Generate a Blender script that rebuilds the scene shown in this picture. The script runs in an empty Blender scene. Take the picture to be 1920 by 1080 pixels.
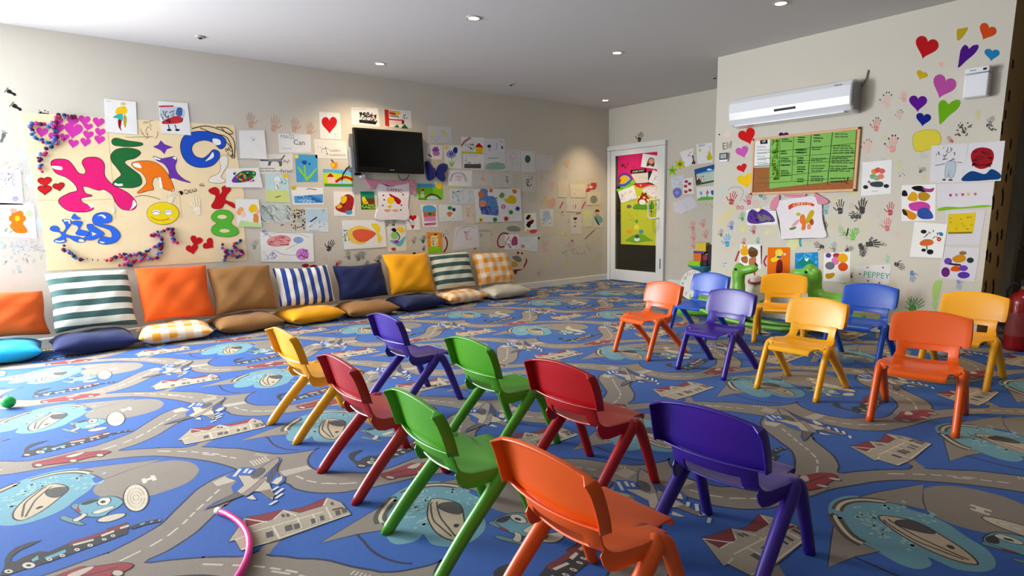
import bpy, bmesh, math, random
from mathutils import Vector, Matrix
S = bpy.context.scene
COL = S.collection
PI = math.pi

# ------------------------------------------------------------------ camera
YAW, PITCH, ROLL = math.radians(49.19), math.radians(10.92), math.radians(0.89)
FPX, CX, CY, CAMH = 1100.8, 1048.6, 608.0, 1.12
cy_, sy_, cp_, sp_ = math.cos(YAW), math.sin(YAW), math.cos(PITCH), math.sin(PITCH)
FWD = Vector((-sy_ * cp_, cy_ * cp_, -sp_)); R0 = Vector((cy_, sy_, 0)); D0 = FWD.cross(R0)
RGT = math.cos(ROLL) * R0 + math.sin(ROLL) * D0
DWN = -math.sin(ROLL) * R0 + math.cos(ROLL) * D0
cam_data = bpy.data.cameras.new('camera'); cam = bpy.data.objects.new('camera', cam_data); COL.objects.link(cam)
cam.matrix_world = Matrix(((RGT.x, -DWN.x, -FWD.x, 0), (RGT.y, -DWN.y, -FWD.y, 0), (RGT.z, -DWN.z, -FWD.z, CAMH), (0, 0, 0, 1)))
cam_data.sensor_width = 36; cam_data.lens = FPX / 1920 * 36
cam_data.shift_x = (960 - CX) / 1920; cam_data.shift_y = (CY - 540) / 1920
cam_data.clip_start = 0.05; cam_data.clip_end = 60
S.camera = cam

# ------------------------------------------------------------------ room measures (metres)
XL, XR, YN, YF, CEIL = -6.751, 1.6, -2.9, 6.922, 2.665
YC, CX0, CX1, YC2 = 5.55, -3.83, -1.30, 6.07       # the pillar block by the door

# ------------------------------------------------------------------ world, daylight, exposure
S.view_settings.view_transform = 'Standard'; S.view_settings.look = 'None'
S.view_settings.exposure = 0.3; S.view_settings.gamma = 1.0; S.view_settings.use_curve_mapping = False
w = bpy.data.worlds.new('world'); S.world = w; w.use_nodes = True
bg = w.node_tree.nodes['Background']; bg.inputs[0].default_value = (0.75, 0.87, 1.0, 1); bg.inputs[1].default_value = 0.5

def area_light(name, loc, direction, sx, sy, power, color):
    l = bpy.data.lights.new(name, 'AREA'); l.shape = 'RECTANGLE'; l.size = sx; l.size_y = sy; l.energy = power; l.color = color
    o = bpy.data.objects.new(name, l); COL.objects.link(o); o.location = loc
    o.rotation_euler = Vector(direction).to_track_quat('-Z', 'Y').to_euler(); return o
# daylight entering through the glazed openings in the near wall and the near end of the left wall
area_light('daylight_near_windows', (-5.25, YN - 0.10, 1.35), (0.05, 1, -0.12), 2.5, 2.2, 120, (0.92, 0.96, 1.0))
area_light('daylight_side_window', (XL - 0.10, -1.55, 1.35), (1, 0.45, -0.45), 1.6, 2.2, 520, (0.92, 0.96, 1.0))
area_light('daylight_right_window', (-0.3, YN - 0.10, 1.5), (0, 1, -0.05), 2.0, 1.8, 7, (0.95, 0.97, 1.0))

# ------------------------------------------------------------------ helpers
def srgb(h):
    h = h.lstrip('#')
    if len(h) == 3: h = ''.join(c * 2 for c in h)
    r = []
    for i in (0, 2, 4):
        c = int(h[i:i + 2], 16) / 255
        r.append(c / 12.92 if c <= 0.04045 else ((c + 0.055) / 1.055) ** 2.4)
    return tuple(r)

def mat(name, color, rough=0.5, spec=0.5, metal=0.0, noise=0.0, nscale=20, bump=0.0, bscale=200, sheen=0.0, coat=0.0, vcol=False, emit=None, estr=0, trans=0.0):
    m = bpy.data.materials.new(name); m.use_nodes = True; nt = m.node_tree; b = nt.nodes['Principled BSDF']
    if isinstance(color, str): color = srgb(color)
    b.inputs['Base Color'].default_value = (*color, 1); b.inputs['Roughness'].default_value = rough
    b.inputs['Specular IOR Level'].default_value = spec; b.inputs['Metallic'].default_value = metal
    b.inputs['Sheen Weight'].default_value = sheen; b.inputs['Coat Weight'].default_value = coat
    b.inputs['Transmission Weight'].default_value = trans
    if emit: b.inputs['Emission Color'].default_value = (*emit, 1); b.inputs['Emission Strength'].default_value = estr
    src = None
    if vcol:
        a = nt.nodes.new('ShaderNodeAttribute'); a.attribute_name = 'Col'; src = a.outputs['Color']
    tc = nt.nodes.new('ShaderNodeTexCoord')
    if noise > 0:
        n = nt.nodes.new('ShaderNodeTexNoise'); n.inputs['Scale'].default_value = nscale; n.inputs['Detail'].default_value = 5
        nt.links.new(tc.outputs['Object'], n.inputs['Vector'])
        mr = nt.nodes.new('ShaderNodeMapRange'); mr.inputs['From Min'].default_value = 0.25; mr.inputs['From Max'].default_value = 0.75
        mr.inputs['To Min'].default_value = 1 - noise; mr.inputs['To Max'].default_value = 1 + noise
        nt.links.new(n.outputs[0], mr.inputs['Value'])
        mx = nt.nodes.new('ShaderNodeVectorMath'); mx.operation = 'SCALE'
        if src: nt.links.new(src, mx.inputs[0])
        else: mx.inputs[0].default_value = color
        nt.links.new(mr.outputs[0], mx.inputs['Scale']); src = mx.outputs[0]
    if src: nt.links.new(src, b.inputs['Base Color'])
    if bump > 0:
        n = nt.nodes.new('ShaderNodeTexNoise'); n.inputs['Scale'].default_value = bscale; n.inputs['Detail'].default_value = 3
        nt.links.new(tc.outputs['Object'], n.inputs['Vector'])
        bp = nt.nodes.new('ShaderNodeBump'); bp.inputs['Strength'].default_value = bump; bp.inputs['Distance'].default_value = 0.01
        nt.links.new(n.outputs[0], bp.inputs['Height']); nt.links.new(bp.outputs[0], b.inputs['Normal'])
    return m

def link(name, me, parent=None, **props):
    o = bpy.data.objects.new(name, me); COL.objects.link(o)
    if parent: o.parent = parent
    for k, v in props.items():
        if v is not None: o[k] = v
    return o
def thing(name, label, cat, loc=(0, 0, 0), rz=0, group=None):
    o = link(name, None, label=label, category=cat, group=group); o.empty_display_size = 0.1
    o.location = loc; o.rotation_euler = (0, 0, rz); return o
def obj(name, bm, m, parent=None, smooth=False, **props):
    me = bpy.data.meshes.new(name); bm.normal_update(); bm.to_mesh(me); bm.free()
    if m: me.materials.append(m)
    if smooth:
        for p in me.polygons: p.use_smooth = True
    return link(name, me, parent, **props)
def bevel_mod(o, w_=0.004, seg=2):
    b = o.modifiers.new('bevel', 'BEVEL'); b.width = w_; b.segments = seg; b.limit_method = 'ANGLE'; b.angle_limit = 0.6
def sub_mod(o, n=1):
    s = o.modifiers.new('sub', 'SUBSURF'); s.levels = n; s.render_levels = n
def box(bm, lo, hi, M=None):
    vs = [bm.verts.new(((lo, hi)[i & 1][0], (lo, hi)[(i >> 1) & 1][1], (lo, hi)[(i >> 2) & 1][2])) for i in range(8)]
    for f in ((0, 2, 3, 1), (4, 5, 7, 6), (0, 1, 5, 4), (2, 6, 7, 3), (0, 4, 6, 2), (1, 3, 7, 5)): bm.faces.new([vs[i] for i in f])
    if M is not None: bmesh.ops.transform(bm, matrix=M, verts=vs)
    return vs
def boxbm(lo, hi): bm = bmesh.new(); box(bm, lo, hi); return bm
def tube(bm, pts, rad, n=12, cap=True, flat=None):
    """a round bar through pts; rad a number or one per point (or (rx, ry) pairs)"""
    pts = [Vector(p) for p in pts]; rings = []
    if not isinstance(rad, (list, tuple)): rad = [rad] * len(pts)
    up = None
    for i, p in enumerate(pts):
        d = (pts[min(i + 1, len(pts) - 1)] - pts[max(i - 1, 0)]).normalized()
        if up is None: up = Vector((0, 0, 1)) if abs(d.z) < 0.9 else Vector((0, 1, 0))
        a = up - d * up.dot(d)
        a.normalize(); b = d.cross(a); up = a
        r = rad[i]; rx, ry = r if isinstance(r, (list, tuple)) else (r, r)
        rings.append([bm.verts.new(p + a * math.cos(2 * PI * k / n) * rx + b * math.sin(2 * PI * k / n) * ry) for k in range(n)])
    for r1, r2 in zip(rings, rings[1:]):
        for k in range(n): bm.faces.new((r1[k], r1[(k + 1) % n], r2[(k + 1) % n], r2[k]))
    if cap:
        bm.faces.new(rings[0][::-1]); bm.faces.new(rings[-1])
    if flat is not None:
        for v in rings[-1]: v.co.z = flat
    return rings
def lathe(bm, prof, n=24, M=None):
    """prof: (r, z) pairs turned about z"""
    rings = []
    for r, z in prof:
        rings.append([bm.verts.new((r * math.cos(2 * PI * k / n), r * math.sin(2 * PI * k / n), z)) for k in range(n)])
    for a, b in zip(rings, rings[1:]):
        for k in range(n): bm.faces.new((a[k], a[(k + 1) % n], b[(k + 1) % n], b[k]))
    bm.faces.new(rings[0][::-1]); bm.faces.new(rings[-1])
    if M is not None: bmesh.ops.transform(bm, matrix=M, verts=[v for r in rings for v in r])
def copy_tree(o, parent=None):
    c = o.copy(); COL.objects.link(c); c.parent = parent
    for ch in [x for x in ALLOBJ() if x.parent == o]: copy_tree(ch, c)
    return c
def ALLOBJ(): return list(COL.objects)

# planes a point of the photograph can be traced back to: the ray from the eye meets the wall or floor there
EYE = Vector((0, 0, CAMH))
def ray(x, y): return RGT * ((x - CX) / FPX) + DWN * ((y - CY) / FPX) + FWD
def hit(x, y, axis, val):
    d = ray(x, y); return EYE + d * ((val - EYE[axis]) / d[axis])
PL = {'W': (0, XL, Vector((1, 0, 0)), Vector((0, 1, 0)), Vector((0, 0, 1))),
      'F': (1, YF, Vector((0, -1, 0)), Vector((1, 0, 0)), Vector((0, 0, 1))),
      'C': (1, YC, Vector((0, -1, 0)), Vector((1, 0, 0)), Vector((0, 0, 1))),
      'P': (0, CX1, Vector((1, 0, 0)), Vector((0, 1, 0)), Vector((0, 0, 1))),
      'D': (1, YF - 0.045, Vector((0, -1, 0)), Vector((1, 0, 0)), Vector((0, 0, 1))),
      'G': (2, 0.0, Vector((0, 0, 1)), Vector((1, 0, 0)), Vector((0, 1, 0)))}
FR = {'A': (0, 140, 4), 'B': (0, 380, 3.375), 'c': (420, 180, 6), 'd': (420, 330, 6), 'e': (640, 180, 6), 'f': (660, 320, 6),
      'g': (880, 240, 6), 'h': (880, 360, 6), 'i': (1130, 230, 7.2), 'j': (1130, 370, 6.354), 'k': (1340, 130, 5.4), 'l': (1340, 320, 4.909),
      'm': (1600, 20, 4.909), 'n': (1600, 230, 5.4), 'o': (1600, 400, 5.4), 'p': (1240, 440, 4.364), 'q': (80, 380, 10.8),
      'r': (1150, 270, 8.31), 's': (1480, 375, 13.5), 't': (680, 325, 11.37), 'u': (1410, 240, 10.8), 'v': (1500, 240, 8.31), 'x': (0, 0, 1),
      '1': (0, 860, 4.908), '2': (200, 840, 4.908), '3': (380, 840, 4.5), '4': (580, 860, 4.91), '5': (0, 740, 6.4), '6': (280, 740, 6.4),
      '7': (500, 720, 6), '8': (1400, 720, 6), '9': (1500, 760, 3.376), 'y': (1600, 490, 19.64), 'z': (1820, 300, 4.15)}

CN = dict(k='#151515', w='#f4f4f2', W='#fbfbfa', r='#c4141c', R='#8e1016', o='#f07818', y='#f5c814', Y='#f0e060', g='#3f9a2c', G='#1f6a34', l='#8fd03a',
          b='#1c50c0', B='#14246e', c='#3fa0d8', t='#3fb0a8', p='#6a3aa8', P='#3c0f78', m='#d83cae', M='#e21e72', n='#8a5a30', N='#5a3418', s='#c8b8a8',
          q='#9aa0a8', Q='#5c6068', h='#f0b090', H='#e88a86', i='#b8d8f0', I='#dce8ee', e='#f2dcb0', v='#b8a8d8', u='#f4b8c8', a='#bfe0a0', z='#cfe0d8', x='#4f7f60', T='#dff0f2', j='#e8c070', J='#6fa8c0', f='#a8c8b8')
def colr(c): return srgb(CN[c]) if c in CN else srgb(c)

class Sheet:
    """flat coloured shapes laid one over another on a plane, collected into one mesh with its colours"""
    def __init__(s, plane, step=0.00005):
        s.ax, s.val, s.n, s.u, s.v = PL[plane]; s.polys = []; s.lay = 0; s.step = step; s.off = 0.0; s.frame = FR['x']; s.base = 0.0; s.shift = Vector((0, 0, 0))
    def fr(s, k): s.frame = FR[k]; return s
    def pt(s, x, y):
        ox, oy, k = s.frame; return hit(ox + x / k, oy + y / k, s.ax, s.val) + s.shift
    def add(s, P, c, up=True):
        if up: s.lay += 1
        d = s.n * (s.base + s.lay * s.step)
        s.polys.append(([p + d for p in P], colr(c)))
    def loc(s, o, a, b): return o + s.u * a + s.v * b
    def poly(s, c, pts, up=True): s.add([s.pt(*p) for p in pts], c, up)
    def smooth(s, pts, closed=True, n=5):
        P = [s.pt(*p) for p in pts]; out = []; m = len(P)
        for i in range(m if closed else m - 1):
            p0 = P[(i - 1) % m] if closed or i else P[i]; p1 = P[i]; p2 = P[(i + 1) % m]; p3 = P[(i + 2) % m] if closed or i + 2 < m else P[i + 1]
            for k in range(n):
                t = k / n
                out.append(0.5 * ((2 * p1) + (p2 - p0) * t + (2 * p0 - 5 * p1 + 4 * p2 - p3) * t * t + (3 * p1 - p0 - 3 * p2 + p3) * t ** 3))
        if not closed: out.append(P[-1])
        return out
    def blob(s, c, pts, line=None, lw=0.006, n=5):
        Q = s.smooth(pts, True, n)
        if line: s.line_w(line, Q + [Q[0]], lw)
        s.add(Q, c)
    def line_w(s, c, Q, w_, up=True):
        if up: s.lay += 1
        d = s.n * (s.base + s.lay * s.step)
        L = []; R_ = []
        for i, p in enumerate(Q):
            t = Q[min(i + 1, len(Q) - 1)] - Q[max(i - 1, 0)]
            if t.length < 1e-9: t = s.u.copy()
            t.normalize(); q = s.n.cross(t) * (w_ / 2); L.append(p + q + d); R_.append(p - q + d)
        for i in range(len(Q) - 1): s.polys.append(([R_[i], R_[i + 1], L[i + 1], L[i]], colr(c)))
    def line(s, c, pts, w_=0.006, smooth=False, up=True):
        Q = s.smooth(pts, False, 4) if smooth else [s.pt(*p) for p in pts]; s.line_w(c, Q, w_, up)
    def ell(s, c, x, y, rx, ry, line=None, lw=0.005, up=True, n=18, rot=0):
        """ellipse; rx, ry in the frame's own pixels"""
        P = []
        for k in range(n):
            a = 2 * PI * k / n; dx, dy = rx * math.cos(a), ry * math.sin(a)
            P.append(s.pt(x + dx * math.cos(rot) - dy * math.sin(rot), y + dx * math.sin(rot) + dy * math.cos(rot)))
        if line: s.line_w(line, P + [P[0]], lw)
        s.add(P, c, up)
    def heart(s, c, x, y, w_, h_=None, rot=0, line=None, up=True):
        h_ = h_ or w_; P = []
        for k in range(28):
            a = 2 * PI * k / 28; dx = 16 * math.sin(a) ** 3 / 32 * w_; dy = -(13 * math.cos(a) - 5 * math.cos(2 * a) - 2 * math.cos(3 * a) - math.cos(4 * a)) / 29 * h_
            P.append(s.pt(x + dx * math.cos(rot) - dy * math.sin(rot), y + dx * math.sin(rot) + dy * math.cos(rot)))
        if line: s.line_w(line, P + [P[0]], 0.008)
        s.add(P, c, up)
    def scrib(s, c, x0, y0, x1, y1, n, w_=0.004, seed=1, ln=0.5, ang=None):
        r = random.Random(seed); s.lay += 1
        for _ in range(n):
            x, y = r.uniform(x0, x1), r.uniform(y0, y1); a = r.uniform(0, 2 * PI) if ang is None else ang + r.uniform(-.35, .35)
            L = ln * r.uniform(.4, 1) * min(abs(x1 - x0), abs(y1 - y0)) / 2; k = r.uniform(-.6, .6)
            pts = [(min(max(x + math.cos(a + k * t) * L * t, x0), x1), min(max(y + math.sin(a + k * t) * L * t, y0), y1)) for t in (-1, -.5, 0, .5, 1)]
            s.line(c, pts, w_, up=False)
    def write(s, c, x0, y0, x1, y1, rows, w_=0.004, seed=3, fill=0.8):
        """lines of small handwriting too fine to read"""
        r = random.Random(seed); s.lay += 1
        for i in range(rows):
            f = (i + .5) / rows; x = x0; yy = y0 + (y1 - y0) * f; hh = (y1 - y0) / rows * .28
            xe = x0 + (x1 - x0) * r.uniform(fill * .7, fill + .2)
            xe = min(xe, x1)
            while x < xe:
                L = (x1 - x0) * r.uniform(.08, .22); n = 5
                s.line(c, [(min(x + L * t / n, x1), yy + (hh if t % 2 else -hh) * r.uniform(.5, 1)) for t in range(n + 1)], w_, up=False); x += L * 1.35
    def hand(s, c, x, y, k, rot=0, flip=1, tip=None):
        """painted hand print, k = print height in the frame's pixels"""
        def q(a, b): a *= flip; return (x + (a * math.cos(rot) - b * math.sin(rot)) * k, y + (a * math.sin(rot) + b * math.cos(rot)) * k)
        s.blob(c, [q(-.17, .10), q(-.02, .05), q(.15, .11), q(.17, .20), q(.05, .26), q(-.08, .30), q(-.17, .22)], n=3); s.blob(c, [q(-.14, .34), q(.0, .30), q(.15, .24), q(.16, .36), q(.08, .45), q(-.08, .46)], n=3)
        for a, b, a2, b2, w_ in ((-.14, .04, -.24, -.26, .07), (-.05, 0, -.07, -.44, .075), (.06, 0, .09, -.46, .075), (.15, .05, .24, -.32, .07), (-.2, .26, -.42, .04, .075)):
            P0 = q(a, b); P1 = q(a2, b2); L = (s.pt(*P0) - s.pt(*q(a + w_, b))).length
            s.line(c, [P0, ((P0[0] + P1[0]) / 2, (P0[1] + P1[1]) / 2), P1], L * .8, up=False)
            if tip: s.ell(tip, P1[0], P1[1], k * .05, k * .05, n=8)
    def foot(s, c, x, y, k, rot=0):
        def q(a, b): return (x + (a * math.cos(rot) - b * math.sin(rot)) * k, y + (a * math.sin(rot) + b * math.cos(rot)) * k)
        s.blob(c, [q(-.13, -.30), q(.0, -.36), q(.15, -.26), q(.15, -.08), q(.08, .08), q(.10, .30), q(.0, .42), q(-.11, .32), q(-.08, .08), q(-.12, -.10)], n=3)
        for i, a in enumerate((-.18, -.08, .02, .11, .19)): P = q(a, -.46 + i * .02); s.ell(c, P[0], P[1], k * .045, k * .045, n=8)
    def text(s, c, body, x, y, size, rot=0, sx=1.0):
        """real letters; size in metres"""
        cu = bpy.data.curves.new('t', 'FONT'); cu.body = body; cu.size = size; cu.align_x = 'CENTER'; cu.align_y = 'CENTER'; cu.resolution_u = 2; cu.fill_mode = 'FRONT'
        to = bpy.data.objects.new('t', cu); COL.objects.link(to); bpy.context.view_layer.update()
        me = to.to_mesh(); o = s.pt(x, y); s.lay += 1; d = s.n * (s.base + s.lay * s.step)
        vv = [v.co.copy() for v in me.vertices]; fs = [tuple(p.vertices) for p in me.polygons]; to.to_mesh_clear()
        bpy.data.objects.remove(to); bpy.data.curves.remove(cu)
        ca, sa = math.cos(rot), math.sin(rot)
        W_ = [o + s.u * ((v.x * ca - v.y * sa) * sx) + s.v * (v.x * sa + v.y * ca) + d for v in vv]
        for f in fs: s.polys.append(([W_[i] for i in f], colr(c)))
    def slab(s, c, corners, th=0.002):
        """a sheet of paper: corners traced clockwise, with its own thickness; later shapes lie on its face"""
        P = [s.pt(*p) for p in corners]; A = [p + s.n * 0.0004 for p in P]; B = [p + s.n * th for p in P]
        s.polys.append((B, colr(c)))
        for i in range(len(P)): j = (i + 1) % len(P); s.polys.append(([A[i], A[j], B[j], B[i]], colr(c)))
        s.base = th
    def mesh(s, bm=None, origin=None):
        own = bm is None; bm = bm or bmesh.new(); cl = bm.loops.layers.float_color.get('Col') or bm.loops.layers.float_color.new('Col')
        for P, c in s.polys:
            try: f = bm.faces.new([bm.verts.new(p - origin if origin else p) for p in P])
            except ValueError: continue
            f.normal_update()
            for l in f.loops: l[cl] = (*c, 1)
        return bm
    def center(s):
        n = 0; a = Vector((0, 0, 0))
        for p in s.polys[0][0]: a += p; n += 1
        return a / n
def tri(bm): bmesh.ops.triangulate(bm, faces=[f for f in bm.faces if len(f.verts) > 4], ngon_method='EAR_CLIP')

# ------------------------------------------------------------------ materials
M_paper = mat('paper_print', '#ffffff', 0.85, 0.2, vcol=True, noise=0.03, nscale=9)
M_wall = mat('painted_wall', '#ffffff', 0.75, 0.3, vcol=True, noise=0.015, nscale=1.5, bump=0.05, bscale=90)
M_ceil = mat('ceiling_paint', (0.64, 0.63, 0.61), 0.9, 0.2, noise=0.015, nscale=0.8)
M_carpet = mat('printed_carpet', '#ffffff', 0.9, 0.3, vcol=True, noise=0.16, nscale=260, bump=0.5, bscale=420, sheen=0.13)
M_white = mat('white_gloss_paint', '#e9e9e6', 0.35, 0.5)
M_whiteplastic = mat('white_plastic', '#e4e6ea', 0.25, 0.5, coat=0.2)
M_black = mat('black_plastic', '#060607', 0.3, 0.3)
M_blackm = mat('black_matt', '#101010', 0.7, 0.3)
M_glass = mat('door_glass', (0.9, 0.95, 0.93), 0.02, 0.5, trans=1.0)
# ------------------------------------------------------------------ the setting
WALLC = '#cfc9bb'
def wallbox(bm, lo, hi, c):
    cl = bm.loops.layers.float_color.get('Col') or bm.loops.layers.float_color.new('Col')
    n0 = len(bm.faces); box(bm, lo, hi); bm.faces.ensure_lookup_table()
    for f in bm.faces[n0:]:
        for l in f.loops: l[cl] = (*colr(c), 1)
def wall(name, boxes, sheets=(), c=WALLC):
    bm = bmesh.new()
    for lo, hi in boxes: wallbox(bm, lo, hi, c)
    for s in sheets: s.mesh(bm)
    tri(bm)
    return obj(name, bm, M_wall, kind='structure')

# ---- marks painted straight on the walls
r = random.Random(11)
sw = Sheet('W', 0.000004)
def smudges(s, n, x0, y0, x1, y1, cols, k0, k1, seed, dark=False):
    """faded finger-paint smears on the wall"""
    q = random.Random(seed)
    for _ in range(n):
        x, y = q.uniform(x0, x1), q.uniform(y0, y1); k = q.uniform(k0, k1); c = q.choice(cols)
        t = q.random()
        if t < .45: s.hand(c, x, y, k, q.uniform(-.8, .8), q.choice((1, -1)))
        elif t < .8: s.blob(c, [(x + k * .5 * math.cos(a) * q.uniform(.5, 1), y + k * .5 * math.sin(a) * q.uniform(.5, 1)) for a in [i * PI / 4 for i in range(8)]], n=3)
        else: s.scrib(c, x - k / 2, y - k / 2, x + k / 2, y + k / 2, 5, .006, q.random(), .9)
sw.fr('x')
FAINT = ['#d4caa6', '#d0c8a8', '#c4c8ae', '#d4c2b0', '#cfbeae', '#c2c4b8', '#cbd0bc', '#b8bab0']
smudges(sw, 95, 460, 300, 1135, 480, FAINT, 16, 34, 5)
smudges(sw, 26, 1000, 300, 1130, 500, FAINT + ['#d8b8a0', '#d8b4a4'], 12, 24, 6)
smudges(sw, 16, 0, 280, 80, 480, ['#c8ccd0', '#d0c8cc', '#c4d0d0'], 20, 40, 7)
sw.fr('A'); sw.foot('k', 84, 135, 100, -1.1); sw.foot('k', 125, 245, 105, -1.05); sw.foot('#606468', 20, 470, 100, .3)
sw.line('k', [(285, 292), (320, 290), (368, 295)], .012); sw.scrib('k', 290, 268, 360, 290, 5, .01, 3)
sw.blob('#d8c0b8', [(0, 650), (40, 645), (55, 665), (0, 680)]); sw.scrib('#a8c8b8', 160, 820, 200, 900, 5, .01, 3)
sw.fr('B')
for i, (x, y) in enumerate([(40, 260), (120, 300), (200, 270), (60, 370), (180, 350), (250, 330), (100, 420)]): sw.scrib(('#a8c4cc', '#a8b8a8', '#b8b4a8')[i % 3], x - 40, y - 30, x + 40, y + 30, 6, .008, i)
sw.fr('c')
for x, y, k, ro in ((300, 270, 190, -.1), (570, 310, 200, .15), (795, 325, 180, .05), (965, 370, 170, .1)): sw.hand('#c8a48c', x, y, k, ro, -1)
sw.fr('d')
q = random.Random(4)
for _ in range(60): sw.ell('#4a4440', q.uniform(590, 910) if q.random() < .4 else q.uniform(770, 915), q.uniform(380, 600), 9, 9, n=6, up=False)
sw.hand('#3a3c3c', 1195, 780, 150, .4); sw.hand('#686c68', 1530, 900, 130, .5); sw.hand('#7a7c76', 1400, 890, 110, -.2); sw.hand('#8a9a88', 350, 770, 120, .3)
for x, y in ((920, 1005), (1010, 1015)): sw.blob('R', [(x - 50, y), (x, y - 18), (x + 40, y), (x, y + 25)])
sw.hand('r', 1290, 980, 90, .9); sw.hand('#505450', 1610, 985, 80, .2)
sw.fr('f')
for x, y, k, c in ((80, 960, 120, '#7a807a'), (130, 950, 100, '#8a8e86'), (300, 1000, 110, '#3c3c3a'), (470, 590, 90, '#5a5c58'), (400, 600, 80, '#77776f'), (805, 770, 100, '#3c5c4c'), (810, 870, 60, 'R'), (1385, 860, 60, 'R'), (700, 780, 90, '#8f8a80')): sw.hand(c, x, y, k, .2)
sw.line('R', [(1030, 920), (1065, 860), (1070, 800), (1045, 740)], .02, True); sw.ell('k', 700, 930, 18, 12)
sw.scrib('k', 1020, 670, 1080, 750, 6, .006, 3); sw.write('#4a4a48', 1430, 650, 1620, 700, 1, .005); sw.text('#3a3a3a', '3', 1450, 730, .07); sw.text('#6a6a60', '7', 1570, 725, .06)
sw.fr('h')
sw.line('R', [(440, 470), (370, 465), (325, 520), (320, 590), (350, 620), (400, 610)], .02, True); sw.line('R', [(500, 880), (590, 865), (640, 790), (640, 750)], .025, True)
sw.blob('#8a8c84', [(420, 400), (500, 380), (570, 410), (560, 440), (450, 440)]); sw.blob('#77786c', [(480, 730), (560, 720), (590, 770), (530, 800)])
sw.line('#9a3c38', [(1300, 530), (1410, 425)], .014); sw.ell('R', 780, 520, 16, 14)
sw.ell('R', 547, 685, 14, 16); sw.ell('R', 592, 690, 12, 12); sw.blob('R', [(495, 880), (540, 875), (520, 930)])
for i in range(22): sw.scrib('#6a6a68', 1015, 590, 1330, 720, 1, .006, i, .25)
sw.scrib('#4a4a48', 1000, 220, 1060, 270, 8, .006, 5); sw.scrib('#9a9a80', 1080, 290, 1130, 350, 6, .006, 6); sw.ell('#707c98', 1158, 550, 12, 14)
for x, y, c in ((870, 570, '#dcb0a8'), (880, 780, '#d8d890'), (1090, 800, '#d6d490'), (790, 905, '#d8a8a0'), (1060, 440, '#d8dc98'), (1100, 500, '#d4d898')): sw.hand(c, x, y, 90, .4)
sw.fr('g')
sw.hand('#e0b080', 1100, 400, 110, .1); sw.hand('#dca090', 940, 830, 110, .2); sw.hand('#e0c080', 850, 810, 100, 0)
for x in (1040, 1290): sw.line('#b84848', [(x - 25, 905), (x + 15, 830)], .022)
sw.blob('#c86858', [(1330, 640), (1350, 630), (1345, 665)]); sw.line('r', [(1200, 965), (1250, 955)], .012)
# far wall prints
sf = Sheet('F', 0.000004); sf.fr('x')
smudges(sf, 12, 1252, 380, 1335, 500, FAINT, 10, 18, 21)
sf.fr('j')
for x, y, k, ro in ((1075, 335, 130, -.1), (1200, 300, 120, .1), (1085, 460, 120, 0), (1232, 435, 120, .1), (1085, 560, 110, 0)): sf.hand('#dc8a84', x, y, k, ro)
sf.scrib('#4a4a48', 1230, 80, 1330, 130, 6, .007, 2); sf.scrib('k', 1340, 380, 1380, 440, 4, .008, 2)
for x, y in ((825, 330), (825, 410), (825, 570)): sf.hand('#d8c0b4', x, y, 80)
sf.fr('i'); sf.hand('#2c2a28', 505, 190, 150, .25)
# pillar front prints
sc = Sheet('C', 0.000004); sc.fr('x')
smudges(sc, 75, 1352, 330, 1700, 560, FAINT + ['#d8dca0', '#d6c0b0', '#b8d0c8', '#e0d890'], 14, 28, 31)
smudges(sc, 14, 1610, 250, 1850, 330, FAINT, 14, 26, 32)
sc.fr('k'); sc.text('#6a5a4c', 'Elif', 125, 775, .10, .1); sc.blob('#e0c8b8', [(100, 640), (150, 620), (160, 670), (110, 690)]); sc.ell('k', 47, 660, 8, 8)
sc.fr('l')
for x, y, k, c, ro, t in ((1155, 330, 150, '#3c3c3a', 0, None), (1360, 320, 160, '#3c3c3a', .1, None), (1290, 415, 130, '#484844', -1.3, None), (1460, 670, 150, '#46443f', 1.5, None),
                          (1360, 740, 120, '#4a4844', 3.0, None), (1240, 720, 90, '#3c3a36', 1.2, None), (1260, 960, 60, 'R', 0, None), (960, 690, 110, '#3f3c38', -1.2, None),
                          (165, 250, 140, '#b8404a', .3, None), (315, 260, 120, '#c86070', 0, None), (115, 640, 130, '#38a0c8', 0, None), (255, 420, 90, '#4aa070', 0, None), (155, 500, 90, '#4878b8', 0, None),
                          (120, 400, 90, '#e0d070', 0, None), (260, 520, 100, '#e8d878', 0, None), (360, 540, 90, '#b05058', 0, None), (500, 560, 90, '#e8dc90', 1, None), (445, 240, 90, '#4890a8', 2, None),
                          (1025, 350, 110, '#6aa8b8', 0, None), (60, 570, 80, '#7a7468', 0, None), (400, 640, 70, '#58a8a8', 0, None), (270, 650, 70, '#c05058', 0, None), (1100, 700, 100, '#8a8680', 0, None),
                          (1560, 680, 60, '#707068', 1.6, None), (1010, 520, 110, '#3a3a38', .2, None)):
    sc.hand(c, x, y, k, ro, 1, t)
sc.line('#4898a8', [(790, 625), (785, 660), (795, 700)], .022, True)
sc.hand('#88b868', 1175, 560, 110, -.8); sc.hand('#88b868', 1290, 565, 110, .8); sc.line('k', [(1230, 530), (1215, 600)], .012)
sc.line('#9aa8a0', [(120, 180), (170, 150), (240, 160), (265, 210), (230, 280)], .008, True); sc.text('#c04848', 'no', 235, 335, .09)
sc.line('#b02838', [(190, 835), (225, 740)], .02); sc.line('#6a2038', [(430, 690), (425, 860)], .02); sc.line('#b02838', [(480, 780), (455, 840), (475, 880)], .02, True); sc.scrib('#4868a8', 40, 850, 110, 885, 5, .006, 5)
sc.line('#b02838', [(365, 930), (375, 985), (405, 1000)], .02, True)
sc.fr('n')
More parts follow.
